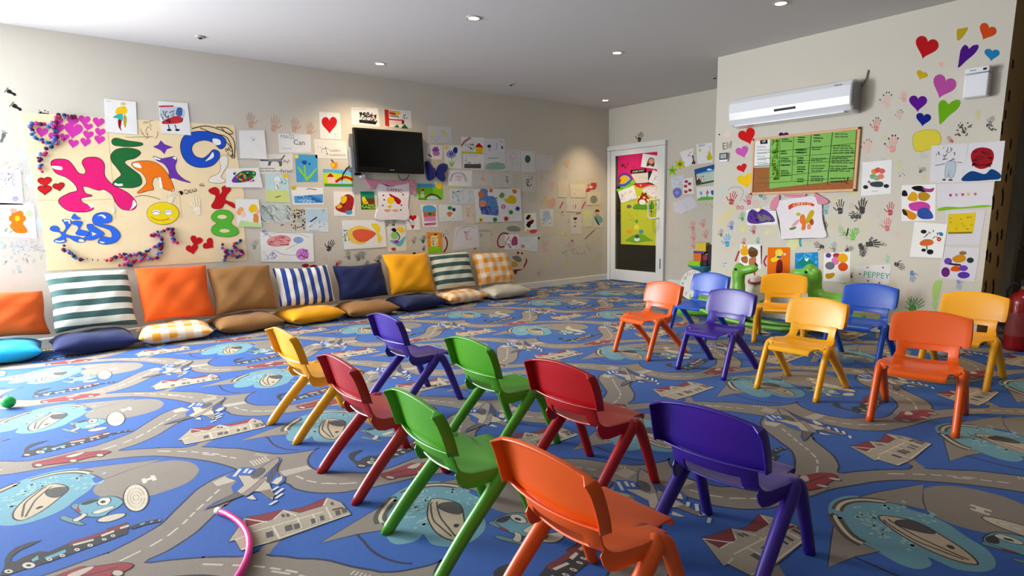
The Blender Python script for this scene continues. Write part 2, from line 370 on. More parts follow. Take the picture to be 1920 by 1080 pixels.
for x, y, k, c, ro, t in ((235, 20, 150, '#d8847c', .1, '#3a3a38'), (400, 215, 190, '#d8a090', .1, '#2c2a28'), (145, 240, 150, '#e0b8a8', 0, '#7a6a60'), (90, 850, 160, '#3c3c3a', 0, None), (375, 870, 150, '#c04850', .05, None),
                          (345, 1030, 150, '#d07070', .05, None), (700, 480, 90, '#6a6460', 1, None), (980, 170, 90, '#b05858', -.8, None), (30, 940, 130, '#5a5854', 1.2, None), (450, 440, 80, '#dcd088', 0, None)):
    sc.hand(c, x, y, k, ro, 1, t)
sc.scrib('#5c5850', 1030, 20, 1200, 130, 14, .01, 8); sc.scrib('#5c5850', 1350, 0, 1450, 80, 8, .01, 9); sc.scrib('#8a8a98', 460, 510, 520, 560, 5, .008, 3)
sc.blob('#d8c838', [(620, 110), (840, 80), (870, 215), (640, 290)], line='#8a8a38'); pass
sc.fr('m')
sc.hand('#dcb8ac', 310, 820, 150, .1, 1, '#4a3c3a'); sc.hand('#e0a098', 465, 790, 110, 0); sc.hand('#d8b0a4', 430, 960, 100, .1, 1, '#5a4440'); sc.blob('#e0b0a0', [(790, 480), (825, 475), (820, 515), (795, 510)])
sc.hand('#d0c888', 1150, 960, 110, 0); sc.scrib('#5a5650', 980, 1030, 1090, 1075, 8, .01, 3); sc.hand('#8a8480', 1270, 1010, 100, .4)
sc.fr('o')
sc.hand('#5a9a50', 640, 930, 200, .9); sc.hand('#5a9a50', 590, 920, 170, -.3); sc.hand('#6a82b0', 600, 640, 130, 3.0); sc.hand('#4a4640', 90, 370, 150, 2.8); sc.hand('#46423e', 210, 310, 150, 1.5); sc.hand('#46423e', 470, 530, 130, 2)
sc.blob('#a8cc70', [(820, 700), (900, 680), (880, 780), (850, 880), (800, 860)]); sc.blob('#a8cc80', [(790, 900), (850, 900), (830, 980)]); sc.hand('#8ccfa8', 345, 460, 90, 0); sc.hand('#8898b8', 1070, 720, 120, 3.0)
sc.hand('#78c058', 10, 210, 150, .4); sc.hand('#d8b8a8', 560, 800, 100, .3)
# pillar side prints (dark footprints on the tan side face)
sp = Sheet('P', 0.000004); sp.add([Vector((CX1 + .0004, YC, 0)), Vector((CX1 + .0004, YC2, 0)), Vector((CX1 + .0004, YC2, CEIL)), Vector((CX1 + .0004, YC, CEIL))], '#b49a6a'); sp.base = .0006; sp.fr('z')
for x, y, k in ((248, 290, 160), (175, 330, 130), (205, 430, 90), (205, 620, 120), (150, 590, 90), (240, 580, 90), (125, 740, 100), (150, 760, 90), (210, 790, 100), (115, 990, 110), (175, 990, 140), (275, 140, 70), (310, 90, 60), (235, 100, 90), (290, 50, 50)):
    sp.line('#1c1410', [(x, y - k * .42), (x + 3, y), (x - 6, y + k * .42)], .05, True)
sp.fr('x')
for x, y, k in ((1893, 180, 18), (1880, 240, 22), (1896, 270, 16), (1886, 215, 14), (1900, 120, 14)): sp.line('#2c2018', [(x, y - k * .6), (x - 2, y + k * .6)], .05)

print('wall layers', sw.lay, sf.lay, sc.lay)
wall('wall_left', [((XL - .2, -.75, -.05), (XL, YF + .2, CEIL + .05)), ((XL - .2, YN - .2, -.05), (XL, -2.35, CEIL + .05)), ((XL - .2, -2.35, 2.45), (XL, -.75, CEIL + .05)), ((XL - .2, -2.35, -.05), (XL, -.75, .25))], [sw])
DX0, DX1, DZ = -6.745, -5.585, 2.10            # door opening
wall('wall_far', [((DX1, YF, -.05), (XR + .2, YF + .2, CEIL + .05)), ((XL - .2, YF, DZ), (DX1, YF + .2, CEIL + .05))], [sf])
wall('wall_pillar', [((CX0, YC, -.05), (CX1, YC2, CEIL + .05))], [sc, sp])
wall('wall_right', [((XR, YN - .2, -.05), (XR + .2, YF + .2, CEIL + .05))], c='#6e5c46')
# near wall with its window openings
wall('wall_near', [((XL - .2, YN - .2, -.05), (-6.5, YN, CEIL + .05)), ((-4.0, YN - .2, -.05), (-1.35, YN, CEIL + .05)), ((.75, YN - .2, -.05), (XR + .2, YN, CEIL + .05)),
                   ((-6.5, YN - .2, 2.5), (-4.0, YN, CEIL + .05)), ((-6.5, YN - .2, -.05), (-4.0, YN, .2)), ((-1.35, YN - .2, 2.45), (.75, YN, CEIL + .05)), ((-1.35, YN - .2, -.05), (.75, YN, .55))])
def window(n, axis, at, a0, a1, z0, z1, mull):
    bm = bmesh.new()
    def b(p0, p1, q0, q1):
        if axis == 1: box(bm, (p0, at - .06, q0), (p1, at, q1))
        else: box(bm, (at - .06, p0, q0), (at, p1, q1))
    b(a0, a1, z0, z0 + .06); b(a0, a1, z1 - .06, z1)
    for k in range(mull + 1):
        x = a0 + (a1 - a0 - .06) * k / mull; b(x, x + .06, z0 + .06, z1 - .06)
    obj('window_%d' % n, bm, M_white, kind='structure')
window(1, 1, YN, -6.5, -4.0, .2, 2.5, 3); window(2, 0, XL, -2.35, -.75, .25, 2.45, 2); window(3, 1, YN, -1.35, .75, .55, 2.45, 2)
obj('ceiling', boxbm((XL - .2, YN - .2, CEIL), (XR + .2, YF + .2, CEIL + .1)), M_ceil, kind='structure')
def skirt(name, lo, hi):
    o = obj(name, boxbm(lo, hi), M_white, kind='structure'); bevel_mod(o, .006)
skirt('baseboard_left', (XL, -.7, 0.002), (XL + .014, YF - .0, .095))
skirt('baseboard_far', (DX1 + .07, YF - .014, 0.002), (CX0, YF, .095))
skirt('baseboard_pillar', (CX0, YC - .014, 0.002), (CX1, YC, .095))

# dark passage beyond the door and the brown cupboard wall beside the pillar
M_brown = mat('brown_laminate', '#5a4020', 0.5, 0.4, noise=.12, nscale=6)
o = obj('wall_passage', boxbm((XL - .2, YF + 1.7, -.05), (DX1 + .9, YF + 1.75, CEIL)), mat('olive_wall', '#a09272', .8), kind='structure')
obj('ceiling_passage', boxbm((XL - .2, YF + .2, CEIL - .2), (DX1 + .9, YF + 1.75, CEIL - .15)), M_ceil, kind='structure')
obj('wall_passage_left', boxbm((XL - .2, YF + .2, -.05), (XL - .15, YF + 1.7, CEIL)), mat('olive_wall3', '#a09272', .8), kind='structure')
obj('floor_passage', boxbm((XL - .2, YF + .0, -.06), (DX1 + .9, YF + 1.7, -.004)), mat('passage_floor', '#8a7a60', .6), kind='structure')
obj('wall_passage_side', boxbm((DX1 + .85, YF + .2, -.05), (DX1 + .9, YF + 1.7, CEIL)), mat('olive_wall2', '#a09272', .8), kind='structure')
o = thing('storage_cupboard', 'tall brown wooden cupboard in the shade right of the pillar', 'cupboard', (-.75, 6.5, 0))
obj('body', boxbm((-.52, -.02, .09), (1.0, .40, 2.4)), M_brown, o); 
b_ = obj('door', boxbm((-.52, -.045, .75), (.22, -.02, 2.38)), M_brown, o); bevel_mod(b_)
obj('handle', boxbm((.14, -.07, 1.3), (.16, -.045, 1.45)), mat('dull_metal', '#888', .3, metal=1), b_)
b_ = obj('door', boxbm((.23, -.045, .75), (1.0, -.02, 2.38)), M_brown, o); bevel_mod(b_)
b_ = obj('lower_panel', boxbm((-.52, -.09, .11), (1.0, -.045, .73)), mat('dark_brown', '#3a2818', .5, noise=.1), o)
obj('plinth', boxbm((-.52, 0, 0.002), (1.0, .38, .09)), mat('plinth_dark', '#1a1512', .6), o)

# ------------------------------------------------------------------ the carpet: one printed repeat, laid over the floor
AX, BX = Vector((1.238, -0.028, 0)), Vector((0.0, 1.178, 0))
cp = Sheet('G', 0.000018)
BLUE, TAUPE, LINE, LAKE, BEIGE = '#1254a6', '#857b6e', '#0a1640', '#6298a6', '#b3a48e'
def P_(fr, pts, i=0, j=0):
    ox, oy, k = FR[fr]; return [hit(ox + x / k, oy + y / k, 2, 0) + AX * i + BX * j for x, y in pts]
island = (P_('3', [(285, 195), (680, 295), (760, 345), (900, 378), (1050, 386), (1200, 377), (1340, 350)]) + P_('4', [(600, 266)])
          + P_('1', [(200, 128), (400, 95), (650, 52), (850, 28), (1000, 12)], 1, 1)
          + P_('2', [(200, 90), (430, 78), (600, 88), (800, 107), (1000, 142), (1165, 192), (1160, 212), (1000, 275), (900, 330), (810, 390), (720, 475), (600, 590), (500, 690), (400, 755), (250, 840), (120, 905), (0, 965)], 1, 1)
          + P_('5', [(1100, 620), (900, 668), (700, 718), (500, 762), (350, 788), (200, 795), (90, 790)], 2, 1)
          + P_('7', [(700, 998), (560, 955), (500, 915), (478, 865), (500, 800), (550, 750), (600, 716), (500, 742), (350, 765), (220, 780), (100, 782)], 1, 0)
          + P_('4', [(600, 1020), (400, 985), (200, 932), (60, 915)]) + P_('3', [(820, 925), (700, 908), (560, 895), (600, 838), (665, 775), (545, 800), (490, 850), (350, 905), (180, 910), (0, 915)])
          + P_('2', [(900, 998), (600, 1022), (370, 1046), (550, 960), (700, 870), (850, 765), (960, 660), (1050, 570), (1110, 520)]) + P_('3', [(200, 490), (300, 415), (430, 330), (500, 280)]))
def smoothP(P, n=3):
    out = []; m = len(P)
    for i in range(m):
        p0, p1, p2, p3 = P[i - 1], P[i], P[(i + 1) % m], P[(i + 2) % m]
        for k in range(n):
            t = k / n; out.append(0.5 * ((2 * p1) + (p2 - p0) * t + (2 * p0 - 5 * p1 + 4 * p2 - p3) * t * t + (3 * p1 - p0 - 3 * p2 + p3) * t ** 3))
    return out
def cpoly(c, P, line=None, lw=.011, sm=True):
    Q = smoothP(P) if sm else P
    if line: cp.line_w(line, Q + [Q[0]], lw)
    cp.add(Q, c)
def cline(c, P, lw=.008, dash=None):
    if dash:
        cp.lay += 1
        for a, b in zip(P, P[1:]):
            n = max(1, round((b - a).length / dash))
            for k in range(n):
                cp.line_w(c, [a + (b - a) * (k / n), a + (b - a) * ((k + .68) / n)], lw, up=False)
    else: cp.line_w(c, P, lw)
Q = smoothP(island); cp.line_w(LINE, Q + [Q[0]], .020); cp.add(Q, BLUE)
# house stub of road
cpoly(TAUPE, P_('3', [(545, 800), (665, 775), (600, 838), (565, 892), (500, 900), (480, 860)]), sm=False)
# road centre lines
WL = '#c4bba8'
for fr, pts, i, j in (('2', [(120, 1040), (400, 905), (560, 810), (700, 700), (830, 570), (920, 490), (1060, 360)], 1, 1), ('3', [(0, 980), (250, 988), (430, 995), (570, 1012), (700, 1030), (850, 1060)], 0, 0),
                      ('3', [(0, 50), (150, 65), (310, 90)], 0, 0), ('3', [(790, 235), (880, 275), (1000, 298), (1150, 302), (1350, 292)], 0, 0), ('4', [(150, 225), (300, 232), (500, 215)], 0, 0)):
    cline(WL, P_(fr, pts, i, j), .009, .07)
def stripes(fr, a, b, c_, d, n, i=0, j=0, lw=.006):
    A, B, C_, D = P_(fr, [a, b, c_, d], i, j); cp.lay += 1
    for k in range(n): t = k / (n - 1); cp.line_w(WL, [A.lerp(B, t), D.lerp(C_, t)], lw, up=False)
stripes('3', (660, 195), (870, 150), (915, 178), (700, 235), 12); stripes('3', (90, 285), (230, 220), (270, 280), (130, 320), 10); stripes('3', (400, 110), (520, 75), (560, 110), (440, 150), 6)
stripes('4', (420, 1030), (560, 1070), (540, 1100), (380, 1070), 5)
# helicopter pad
cpoly(TAUPE, P_('1', [(860, 310), (880, 245), (960, 190), (1080, 140)], 1, 1) + P_('2', [(200, 190), (400, 140), (600, 115), (750, 125), (830, 165), (850, 210), (800, 280), (700, 340), (550, 395), (400, 440), (200, 460)], 1, 1) + P_('1', [(1100, 385), (950, 360)], 1, 1))
for q in ([(318, 290), (350, 275), (374, 318), (337, 328)], [(400, 255), (440, 250), (462, 292), (424, 304)], [(345, 290), (420, 268), (428, 285), (356, 308)]): cpoly('#d0c8b8', P_('2', q, 1, 1), sm=False)
# lake, road bridge and speedboat (traced on the repeat at the right)
L9 = lambda pts: P_('9', pts, -1, -1)
cp.line_w(LINE, smoothP(P_('4', [(465, 680), (500, 760), (580, 850), (700, 920), (850, 960), (1000, 965), (1150, 945)]))[:-6], .010)
cpoly(LAKE, L9([(180, 640), (230, 590), (330, 572), (480, 590), (600, 620), (700, 660), (830, 700), (950, 760), (1050, 830), (1180, 910), (1235, 980), (1230, 1030), (1150, 1055), (1000, 1040), (900, 1000), (810, 960), (835, 1000), (800, 1030), (720, 1035), (620, 1000), (530, 950), (440, 900), (340, 830), (270, 760), (200, 720)]))
cpoly(TAUPE, L9([(375, 582), (500, 550), (780, 500), (774, 600), (795, 662), (700, 640), (600, 620), (470, 600)]), LINE, .009, False)
cpoly(TAUPE, L9([(228, 690), (200, 860), (178, 1025), (350, 955), (500, 925), (400, 880), (300, 810), (250, 750)]), LINE, .009, False)
ring = smoothP(L9([(235, 720), (235, 665), (265, 622), (340, 600), (450, 600), (600, 622), (800, 665)]))[3:-6]; ring2 = smoothP(L9([(233, 700), (258, 765), (330, 840), (430, 890), (505, 922)]))[:-6]
cp.line_w('#4a4238', ring, .04); cp.line_w('#4a4238', ring2, .05); cp.line_w('#c8bda4', ring, .014); cp.line_w('#c8bda4', ring2, .014)
q = random.Random(3); cp.lay += 1
for cx_, cy__, n in ((380, 690, 16), (560, 650, 10), (520, 790, 14), (680, 860, 14), (760, 720, 10), (450, 740, 10)):
    for _ in range(n):
        x, y = cx_ + q.gauss(0, 42), cy__ + q.gauss(0, 24); P = L9([(x, y), (x + q.uniform(14, 30), y + q.uniform(6, 16))]); cp.line_w('#8fb4b4', P, q.uniform(.008, .02), up=False)
cpoly('#b8a88c', L9([(500, 705), (620, 712), (760, 750), (900, 830), (1040, 920), (1115, 990), (1100, 1005), (1000, 985), (850, 930), (700, 855), (590, 785)]), '#1a1614', .012)
for a in ([(530, 725), (700, 840), (850, 905), (1050, 975)], [(560, 720), (720, 820), (880, 895), (1080, 980)]): cline('#3c342c', smoothP(L9(a))[:-3], .007)
cpoly('#3c3a3a', L9([(610, 735), (700, 730), (800, 770), (850, 810), (760, 800), (640, 765)]), '#1a1614', .01); cpoly('#151210', L9([(925, 885), (965, 890), (980, 912), (945, 905)]))
# the little cartoon aeroplane
D1 = lambda pts: P_('1', pts, 1, 1)
cpoly('#5c96a4', D1([(700, 440), (760, 400), (900, 365), (1000, 350), (1080, 360), (1130, 400), (1080, 450), (1000, 490), (950, 530), (800, 530), (715, 485)]), '#101418')
cpoly('#101418', D1([(740, 415), (820, 385), (920, 370), (870, 402), (780, 428)])); cpoly('#c8c4b4', D1([(900, 400), (930, 370), (1000, 362), (1015, 390), (980, 425), (920, 428)]), '#101418', .008)
cpoly('#101418', D1([(920, 400), (950, 385), (975, 397), (945, 413)])); cpoly('#c8c0ac', D1([(860, 490), (1020, 440), (1042, 455), (900, 507)]), '#101418', .006)
cpoly('#c0b8a4', D1([(900, 575), (950, 540), (1060, 512), (1150, 508), (1120, 540), (1000, 580)]), '#101418', .009); cpoly('#5c8488', D1([(555, 550), (600, 530), (770, 600), (730, 610), (610, 575)]), '#101418', .006)
cpoly('#c0b8a4', D1([(670, 565), (740, 530), (765, 505), (800, 515), (760, 550), (700, 580)]), '#101418', .006); cpoly('#8a1820', D1([(695, 480), (720, 448), (745, 495)])); cpoly('#5c8488', D1([(655, 435), (720, 415), (700, 470)]), '#101418', .006)
B2 = []
for k in range(20): a = 2 * PI * k / 20; B2.append((270 + 110 * math.cos(a), 460 + 123 * math.sin(a)))
cpoly('#c8bea8', P_('2', B2, 1, 1), '#101418', .010, False)
for rr in (.72, .48, .24): cline('#a89c88', P_('2', [(270 + (x - 270) * rr, 460 + (y - 460) * rr) for x, y in B2], 1, 1), .005)
# train
cpoly('#161414', D1([(10, 1050), (40, 1000), (45, 930), (80, 870), (150, 815), (260, 775), (385, 750), (300, 795), (180, 850), (110, 905), (100, 950), (150, 945), (220, 905), (270, 885), (360, 855), (450, 858), (620, 785), (650, 770), (850, 705), (1178, 598), (1178, 690), (980, 765), (700, 865), (450, 955), (250, 1015), (60, 1078), (0, 1078)]), sm=False)
cpoly('#161414', P_('2', [(0, 745), (190, 685), (225, 735), (0, 825)], 1, 1), sm=False)
cpoly('#6c1018', D1([(640, 770), (850, 705), (1178, 600), (1178, 635), (900, 718), (640, 808)]), sm=False); cpoly('#6c1018', P_('2', [(0, 752), (190, 692), (205, 710), (0, 788)], 1, 1), sm=False)
for a in ([(670, 790), (860, 740), (865, 755), (675, 805)], [(930, 705), (1050, 660), (1052, 676), (935, 722)], [(1105, 635), (1178, 615), (1178, 629), (1107, 651)]): cpoly('#c4bcaa', D1(a), sm=False)
cpoly('#c4bcaa', P_('2', [(122, 733), (205, 707), (208, 722), (128, 748)], 1, 1), sm=False)
for a in ([(410, 912), (600, 838), (610, 862), (430, 937)], [(290, 932), (350, 892), (357, 930), (300, 952)]): cpoly('#5c96a4', D1(a), sm=False)
for x, y, rx, ry in ((265, 985, 60, 28), (80, 1040, 40, 18), (455, 930, 26, 14), (575, 895, 26, 14), (710, 840, 26, 14), (830, 800, 26, 14), (960, 745, 22, 12), (1040, 712, 22, 12)):
    cpoly('#c4bcaa', D1([(x + rx * math.cos(a), y + ry * math.sin(a)) for a in [k * PI / 4 for k in range(8)]])); cpoly('#161414', D1([(x + rx * .4 * math.cos(a), y + ry * .4 * math.sin(a)) for a in [k * PI / 4 for k in range(8)]]))
T2 = P_('2', [(220, 740), (350, 695), (500, 665)], 1, 1); cp.line_w('#161414', T2, .03); cp.line_w('#7a8088', T2, .018); cline('#161414', T2, .02, .03)
# red sports car
C5 = lambda pts: P_('5', pts, 1, 1)
cpoly('#8e1420', C5([(395, 840), (430, 812), (560, 785), (740, 740), (900, 700), (960, 700), (1100, 688), (1230, 675), (1325, 685), (1250, 720), (1050, 760), (930, 790), (820, 812), (500, 852), (420, 872)]), '#300810', .008)
cpoly('#b8ac9c', C5([(800, 742), (950, 702), (1010, 700), (900, 745), (830, 755)])); cline('#5c0c14', C5([(500, 810), (800, 765), (1000, 735), (1200, 700)]), .010)
for x, y in ((465, 850), (880, 797), (1200, 730)): cpoly('#b8ac9c', C5([(x + 42 * math.cos(a), y + 15 * math.sin(a)) for a in [k * PI / 4 for k in range(8)]]), '#200808', .006)
# house
H3 = lambda pts: P_('3', pts)
cpoly('#a89c86', H3([(285, 700), (350, 600), (430, 650), (600, 600), (680, 525), (820, 550), (1020, 490), (1050, 420), (1165, 462), (1250, 560), (650, 775), (560, 800), (325, 868), (275, 780), (220, 795)]), '#3c342c', .007, False)
cpoly('#7e1018', H3([(360, 590), (480, 570), (680, 522), (600, 600), (430, 655), (385, 665)]), LINE, .007, False); cpoly('#7e1018', H3([(740, 528), (860, 500), (1045, 420), (1020, 488), (820, 548)]), LINE, .007, False); cpoly('#5c0c12', H3([(1090, 520), (1180, 500), (1190, 512), (1095, 532)]), sm=False)
for a in ([(380, 670), (545, 620)], [(600, 605), (680, 528), (790, 575)], [(420, 712), (1020, 540)], [(590, 660), (650, 770)], [(1040, 500), (1090, 600)], [(1050, 430), (1020, 490)], [(275, 780), (370, 740)], [(330, 860), (570, 795)], [(800, 590), (830, 680)], [(930, 560), (960, 640)], [(350, 600), (545, 630)], [(650, 765), (1245, 560)]): cline('#d0c8b4', H3(a), .007)
for x, y, w_, h_ in ((530, 720, 60, 45), (690, 665, 60, 45), (765, 650, 50, 42), (910, 605, 36, 40), (985, 580, 34, 40), (1115, 535, 40, 40), (1170, 520, 40, 36), (660, 565, 24, 24), (700, 562, 24, 24), (1075, 465, 24, 24)):
    cpoly('#4a4440', H3([(x, y), (x + w_, y - w_ * .3), (x + w_ + 12, y + h_ - w_ * .3), (x + 12, y + h_)]), sm=False)
# jet fighter
cpoly(BLUE, H3([(190, 245), (330, 165), (420, 170), (480, 190), (640, 75), (665, 100), (620, 190), (650, 240), (700, 240), (690, 290), (640, 320), (560, 300), (300, 420), (0, 530), (100, 460), (260, 390), (240, 330), (290, 280)]), sm=False)
cpoly('#5a5450', H3([(40, 510), (180, 430), (300, 370), (350, 400), (240, 440), (110, 490)]), LINE, .006, False)
cpoly('#b8ac96', H3([(300, 235), (420, 240), (540, 250), (600, 400), (590, 440), (480, 370), (400, 370), (340, 400), (290, 370), (350, 320)]), '#2c2a2c', .006, False)
cpoly('#8a8078', H3([(330, 395), (420, 330), (520, 240), (530, 270), (430, 370), (370, 410)]), '#2c2a2c', .006, False); cpoly('#8f8474', H3([(415, 245), (430, 210), (500, 165), (600, 100), (645, 85), (640, 120), (560, 200), (500, 260), (440, 262)]), LINE, .010, False)
cpoly('#4a4644', H3([(430, 240), (445, 200), (500, 172), (525, 190), (500, 225), (455, 252)]), '#201c1c', .006); cpoly('#3c3a44', H3([(540, 280), (590, 190), (640, 130), (620, 200), (580, 270), (550, 300)]), LINE, .006, False)
cpoly('#c8bda8', H3([(580, 300), (620, 260), (675, 240), (670, 275), (630, 312)]), '#2c2a2c', .006, False); cpoly('#c8bda8', H3([(370, 425), (420, 400), (455, 440), (410, 440)]), sm=False); cpoly('#7c6c5c', H3([(480, 370), (570, 350), (610, 410), (560, 430)]), sm=False)
for a in ([(265, 245), (320, 180)], [(350, 215), (380, 178)], [(390, 218), (412, 190)], [(590, 362), (640, 330)], [(610, 398), (680, 345)], [(615, 430), (675, 388)], [(565, 485), (630, 448)]): cline('#c8ccd0', H3(a), .014)
print('carpet repeat', len(cp.polys), 'polys')
bm = bmesh.new(); cl = bm.loops.layers.float_color.new('Col')
fv = [bm.verts.new(p) for p in ((XL - .1, YN - .1, 0), (XR + .1, YN - .1, 0), (XR + .1, YF + .1, 0), (XL - .1, YF + .1, 0))]; f = bm.faces.new(fv)
for l in f.loops: l[cl] = (*colr(TAUPE), 1)
one = bmesh.new(); cp.mesh(one); tri(one); one.faces.ensure_lookup_table(); ocl = one.loops.layers.float_color['Col']
T1 = [([v.co.copy() for v in f.verts], tuple(f.loops[0][ocl])) for f in one.faces]; one.free()
def inview(x, y): return -7.0 < x < 1.8 and -3.2 < y < 7.2
verts = []; faces = []; cols = []
for i in range(-6, 7):
    for j in range(-5, 7):
        c = Vector((-2.2, .8, 0)) + AX * i + BX * j
        if not (XL - 1.4 < c.x < XR + 1.3 and YN - 1.3 < c.y < YF + 1.3): continue
        if c.y < -1.6 or c.x > .9 or (c.x > -.6 and c.y < 0.4): continue     # floor behind the camera keeps the plain ground colour
        d = AX * i + BX * j
        for P, cc in T1: 
            faces.append(tuple(range(len(verts), len(verts) + len(P)))); verts.extend([p + d for p in P]); cols.append((cc, len(P)))
tm = bpy.data.meshes.new('tmp'); tm.from_pydata([tuple(v) for v in verts], [], faces)
ca = tm.color_attributes.new('Col', 'FLOAT_COLOR', 'CORNER'); flat = []
for cc, n in cols: flat += list(cc) * n
ca.data.foreach_set('color', flat); bm.from_mesh(tm); bpy.data.meshes.remove(tm)
for co, no in (((XL - .001, 0, 0), (-1, 0, 0)), ((0, YF + .001, 0), (0, 1, 0))):
    bmesh.ops.bisect_plane(bm, geom=bm.verts[:] + bm.edges[:] + bm.faces[:], plane_co=co, plane_no=no, clear_outer=True)
floor_o = obj('floor', bm, M_carpet, kind='structure')
# ------------------------------------------------------------------ stacking chairs, moulded plastic
def shell(bm, rows, nu=12, hole=None, thick=0.006):
    """rows: (y, z, halfwidth, bend_y, bend_z); one quad strip across per pair of rows, then given thickness"""
    grid = []
    for (y, z, hw, by, bz) in rows:
        grid.append([bm.verts.new(((u := -1 + 2 * k / nu) * hw, y + by * u * u, z + bz * u * u)) for k in range(nu + 1)])
    fs = []
    for a in range(len(grid) - 1):
        for k in range(nu):
            if hole and hole[0] <= a < hole[1] and hole[2] <= k < hole[3]: continue
            fs.append(bm.faces.new((grid[a][k], grid[a][k + 1], grid[a + 1][k + 1], grid[a + 1][k])))
    return grid
CH = {}
def ltube(bm, pts, rad, n, flat):
    Q = []; m = len(pts); D = [tuple(p) + tuple(r_) for p, r_ in zip(pts, rad)]
    for i in range(m - 1):
        p0, p1, p2, p3 = D[max(i - 1, 0)], D[i], D[i + 1], D[min(i + 2, m - 1)]
        for k in range(4):
            u = k / 4; Q.append([0.5 * (2 * b + (c - a) * u + (2 * a - 5 * b + 4 * c - d) * u * u + (3 * b - a - 3 * c + d) * u ** 3) for a, b, c, d in zip(p0, p1, p2, p3)])
    Q.append(list(D[-1])); tube(bm, [q[:3] for q in Q], [(q[3], q[4]) for q in Q], n, flat=flat)
def chair_meshes():
    # seat with its down-turned skirt, front tab and the neck that holds the back (with the slot)
    bm = bmesh.new()
    rows = [(.186, .262, .126, 0, 0), (.190, .276, .128, 0, 0), (.178, .287, .130, 0, 0), (.150, .289, .131, 0, 0), (.108, .289, .132, 0, 0), (.100, .289, .150, 0, .004), (.096, .289, .176, 0, .012), (.05, .288, .182, 0, .017),
            (.0, .286, .180, 0, .020), (-.035, .286, .165, 0, .016), (-.06, .287, .158, 0, .014), (-.088, .292, .152, .008, .014), (-.108, .303, .148, .014, .012), (-.124, .322, .146, .022, .004), (-.130, .330, .145, .026, 0), (-.137, .350, .145, .027, 0), (-.142, .367, .145, .026, 0), (-.148, .392, .148, .026, 0)]
    g = shell(bm, rows, 12, hole=(12, 15, 2, 10))
    # skirt down along the sides
    for side in (0, 12):
        prev = None
        for a in range(5, 14):
            v = g[a][side]; dz = {5: .018, 6: .034, 7: .036, 8: .040, 9: .046, 10: .048, 11: .046, 12: .036, 13: .02}[a]
            n = bm.verts.new((v.co.x * .985, v.co.y - (.0 if a < 11 else .012), v.co.z - dz))
            if prev: bm.faces.new((prev[0], prev[1], n, v) if side == 0 else (prev[1], prev[0], v, n))
            prev = (v, n)
    bmesh.ops.recalc_face_normals(bm, faces=bm.faces)
    CH['seat'] = bm
    # back panel with rim turned to the rear
    bm = bmesh.new()
    rows = [(-.140, .384, .183, .024, 0.003), (-.146, .400, .186, .024, 0), (-.152, .430, .188, .023, 0), (-.160, .470, .187, .021, -.001), (-.169, .510, .185, .019, -.006), (-.176, .545, .182, .017, -.022), (-.179, .556, .178, .016, -.026)]
    g = shell(bm, rows, 14)
    loop = [g[0][k] for k in range(15)] + [g[a][14] for a in range(1, 6)] + [g[6][k] for k in range(14, -1, -1)] + [g[a][0] for a in range(5, 0, -1)]
    out = []
    for v in loop:
        top = v.co.z > .52 and abs(v.co.x) < .176; bot = v.co.z < .395
        d = .010 if top else (.026 if bot else .036)
        out.append(bm.verts.new((v.co.x * (1.0 if not bot else .99), v.co.y - d, v.co.z - .004 + (.014 if bot else 0))))
    for k in range(len(loop)): j = (k + 1) % len(loop); bm.faces.new((loop[k], out[k], out[j], loop[j]))
    bmesh.ops.recalc_face_normals(bm, faces=bm.faces)
    CH['backrest'] = bm
    for s, nm in ((-1, 'R'), (1, 'L')):
        # chair's own left is -x in this local frame (it faces +y)
        bm = bmesh.new()
        ltube(bm, [(s * .150, .062, .286), (s * .172, .058, .293), (s * .181, .045, .286), (s * .183, .028, .262), (s * .185, -.03, .205), (s * .189, -.13, .105), (s * .192, -.222, .0)],
             [(.012, .014), (.019, .019), (.025, .0235), (.027, .024), (.026, .023), (.024, .0215), (.022, .020)], 20, flat=0.002)
        CH['rear' + nm] = bm
        bm = bmesh.new()
        ltube(bm, [(s * .165, .052, .286), (s * .180, .066, .289), (s * .184, .084, .274), (s * .186, .104, .235), (s * .188, .145, .13), (s * .190, .192, .0)],
             [(.014, .014), (.020, .019), (.0235, .0215), (.0225, .0205), (.021, .0195), (.020, .019)], 20, flat=0.002)
        CH['front' + nm] = bm
    for k in list(CH):
        bm = CH[k]; me = bpy.data.meshes.new('chair_' + k); bm.normal_update(); bm.to_mesh(me); bm.free()
        for p in me.polygons: p.use_smooth = len(p.vertices) < 8
        me.materials.append(M_black); CH[k] = me
chair_meshes()
def plastic(name, c): return mat(name, c, 0.36, 0.55, noise=.03, nscale=8, bump=.02, bscale=300)
PM = {'orange': plastic('orange_plastic', '#e65a06'), 'red': plastic('red_plastic', '#aa0610'), 'green': plastic('green_plastic', '#4a9c12'), 'yellow': plastic('yellow_plastic', '#f0a808'),
      'blue': plastic('blue_plastic', '#0a4cb8'), 'purple': plastic('purple_plastic', '#34188a')}
def make_chair(color, label, x, y, deg, group):
    t = thing('child_chair', label, 'chair', (x, y, 0), math.radians(deg - 90), group)
    for nm, me in (('seat', 'seat'), ('backrest', 'backrest'), ('leg', 'frontL'), ('leg', 'frontR'), ('leg', 'rearL'), ('leg', 'rearR')):
        o = link(nm, CH[me], t); o.material_slots[0].link = 'OBJECT'; o.material_slots[0].material = PM[color]
        if nm != 'leg':
            so = o.modifiers.new('solid', 'SOLIDIFY'); so.thickness = .0065; so.offset = 0
            bevel_mod(o, .0022, 2)
    return t
G1, G2 = 'chairs in the rows seen from behind', 'chairs facing the camera by the pillar'
make_chair('yellow', 'yellow plastic child chair seen from behind, farthest left of the near rows', -3.156, 1.018, 92.4, G1)
make_chair('red', 'dark red plastic child chair between the yellow and a green one, seen from behind', -2.342, 1.003, 90, G1)
make_chair('purple', 'purple plastic child chair seen from behind, the one nearest the floor cushions', -3.186, 1.588, 92, G1)
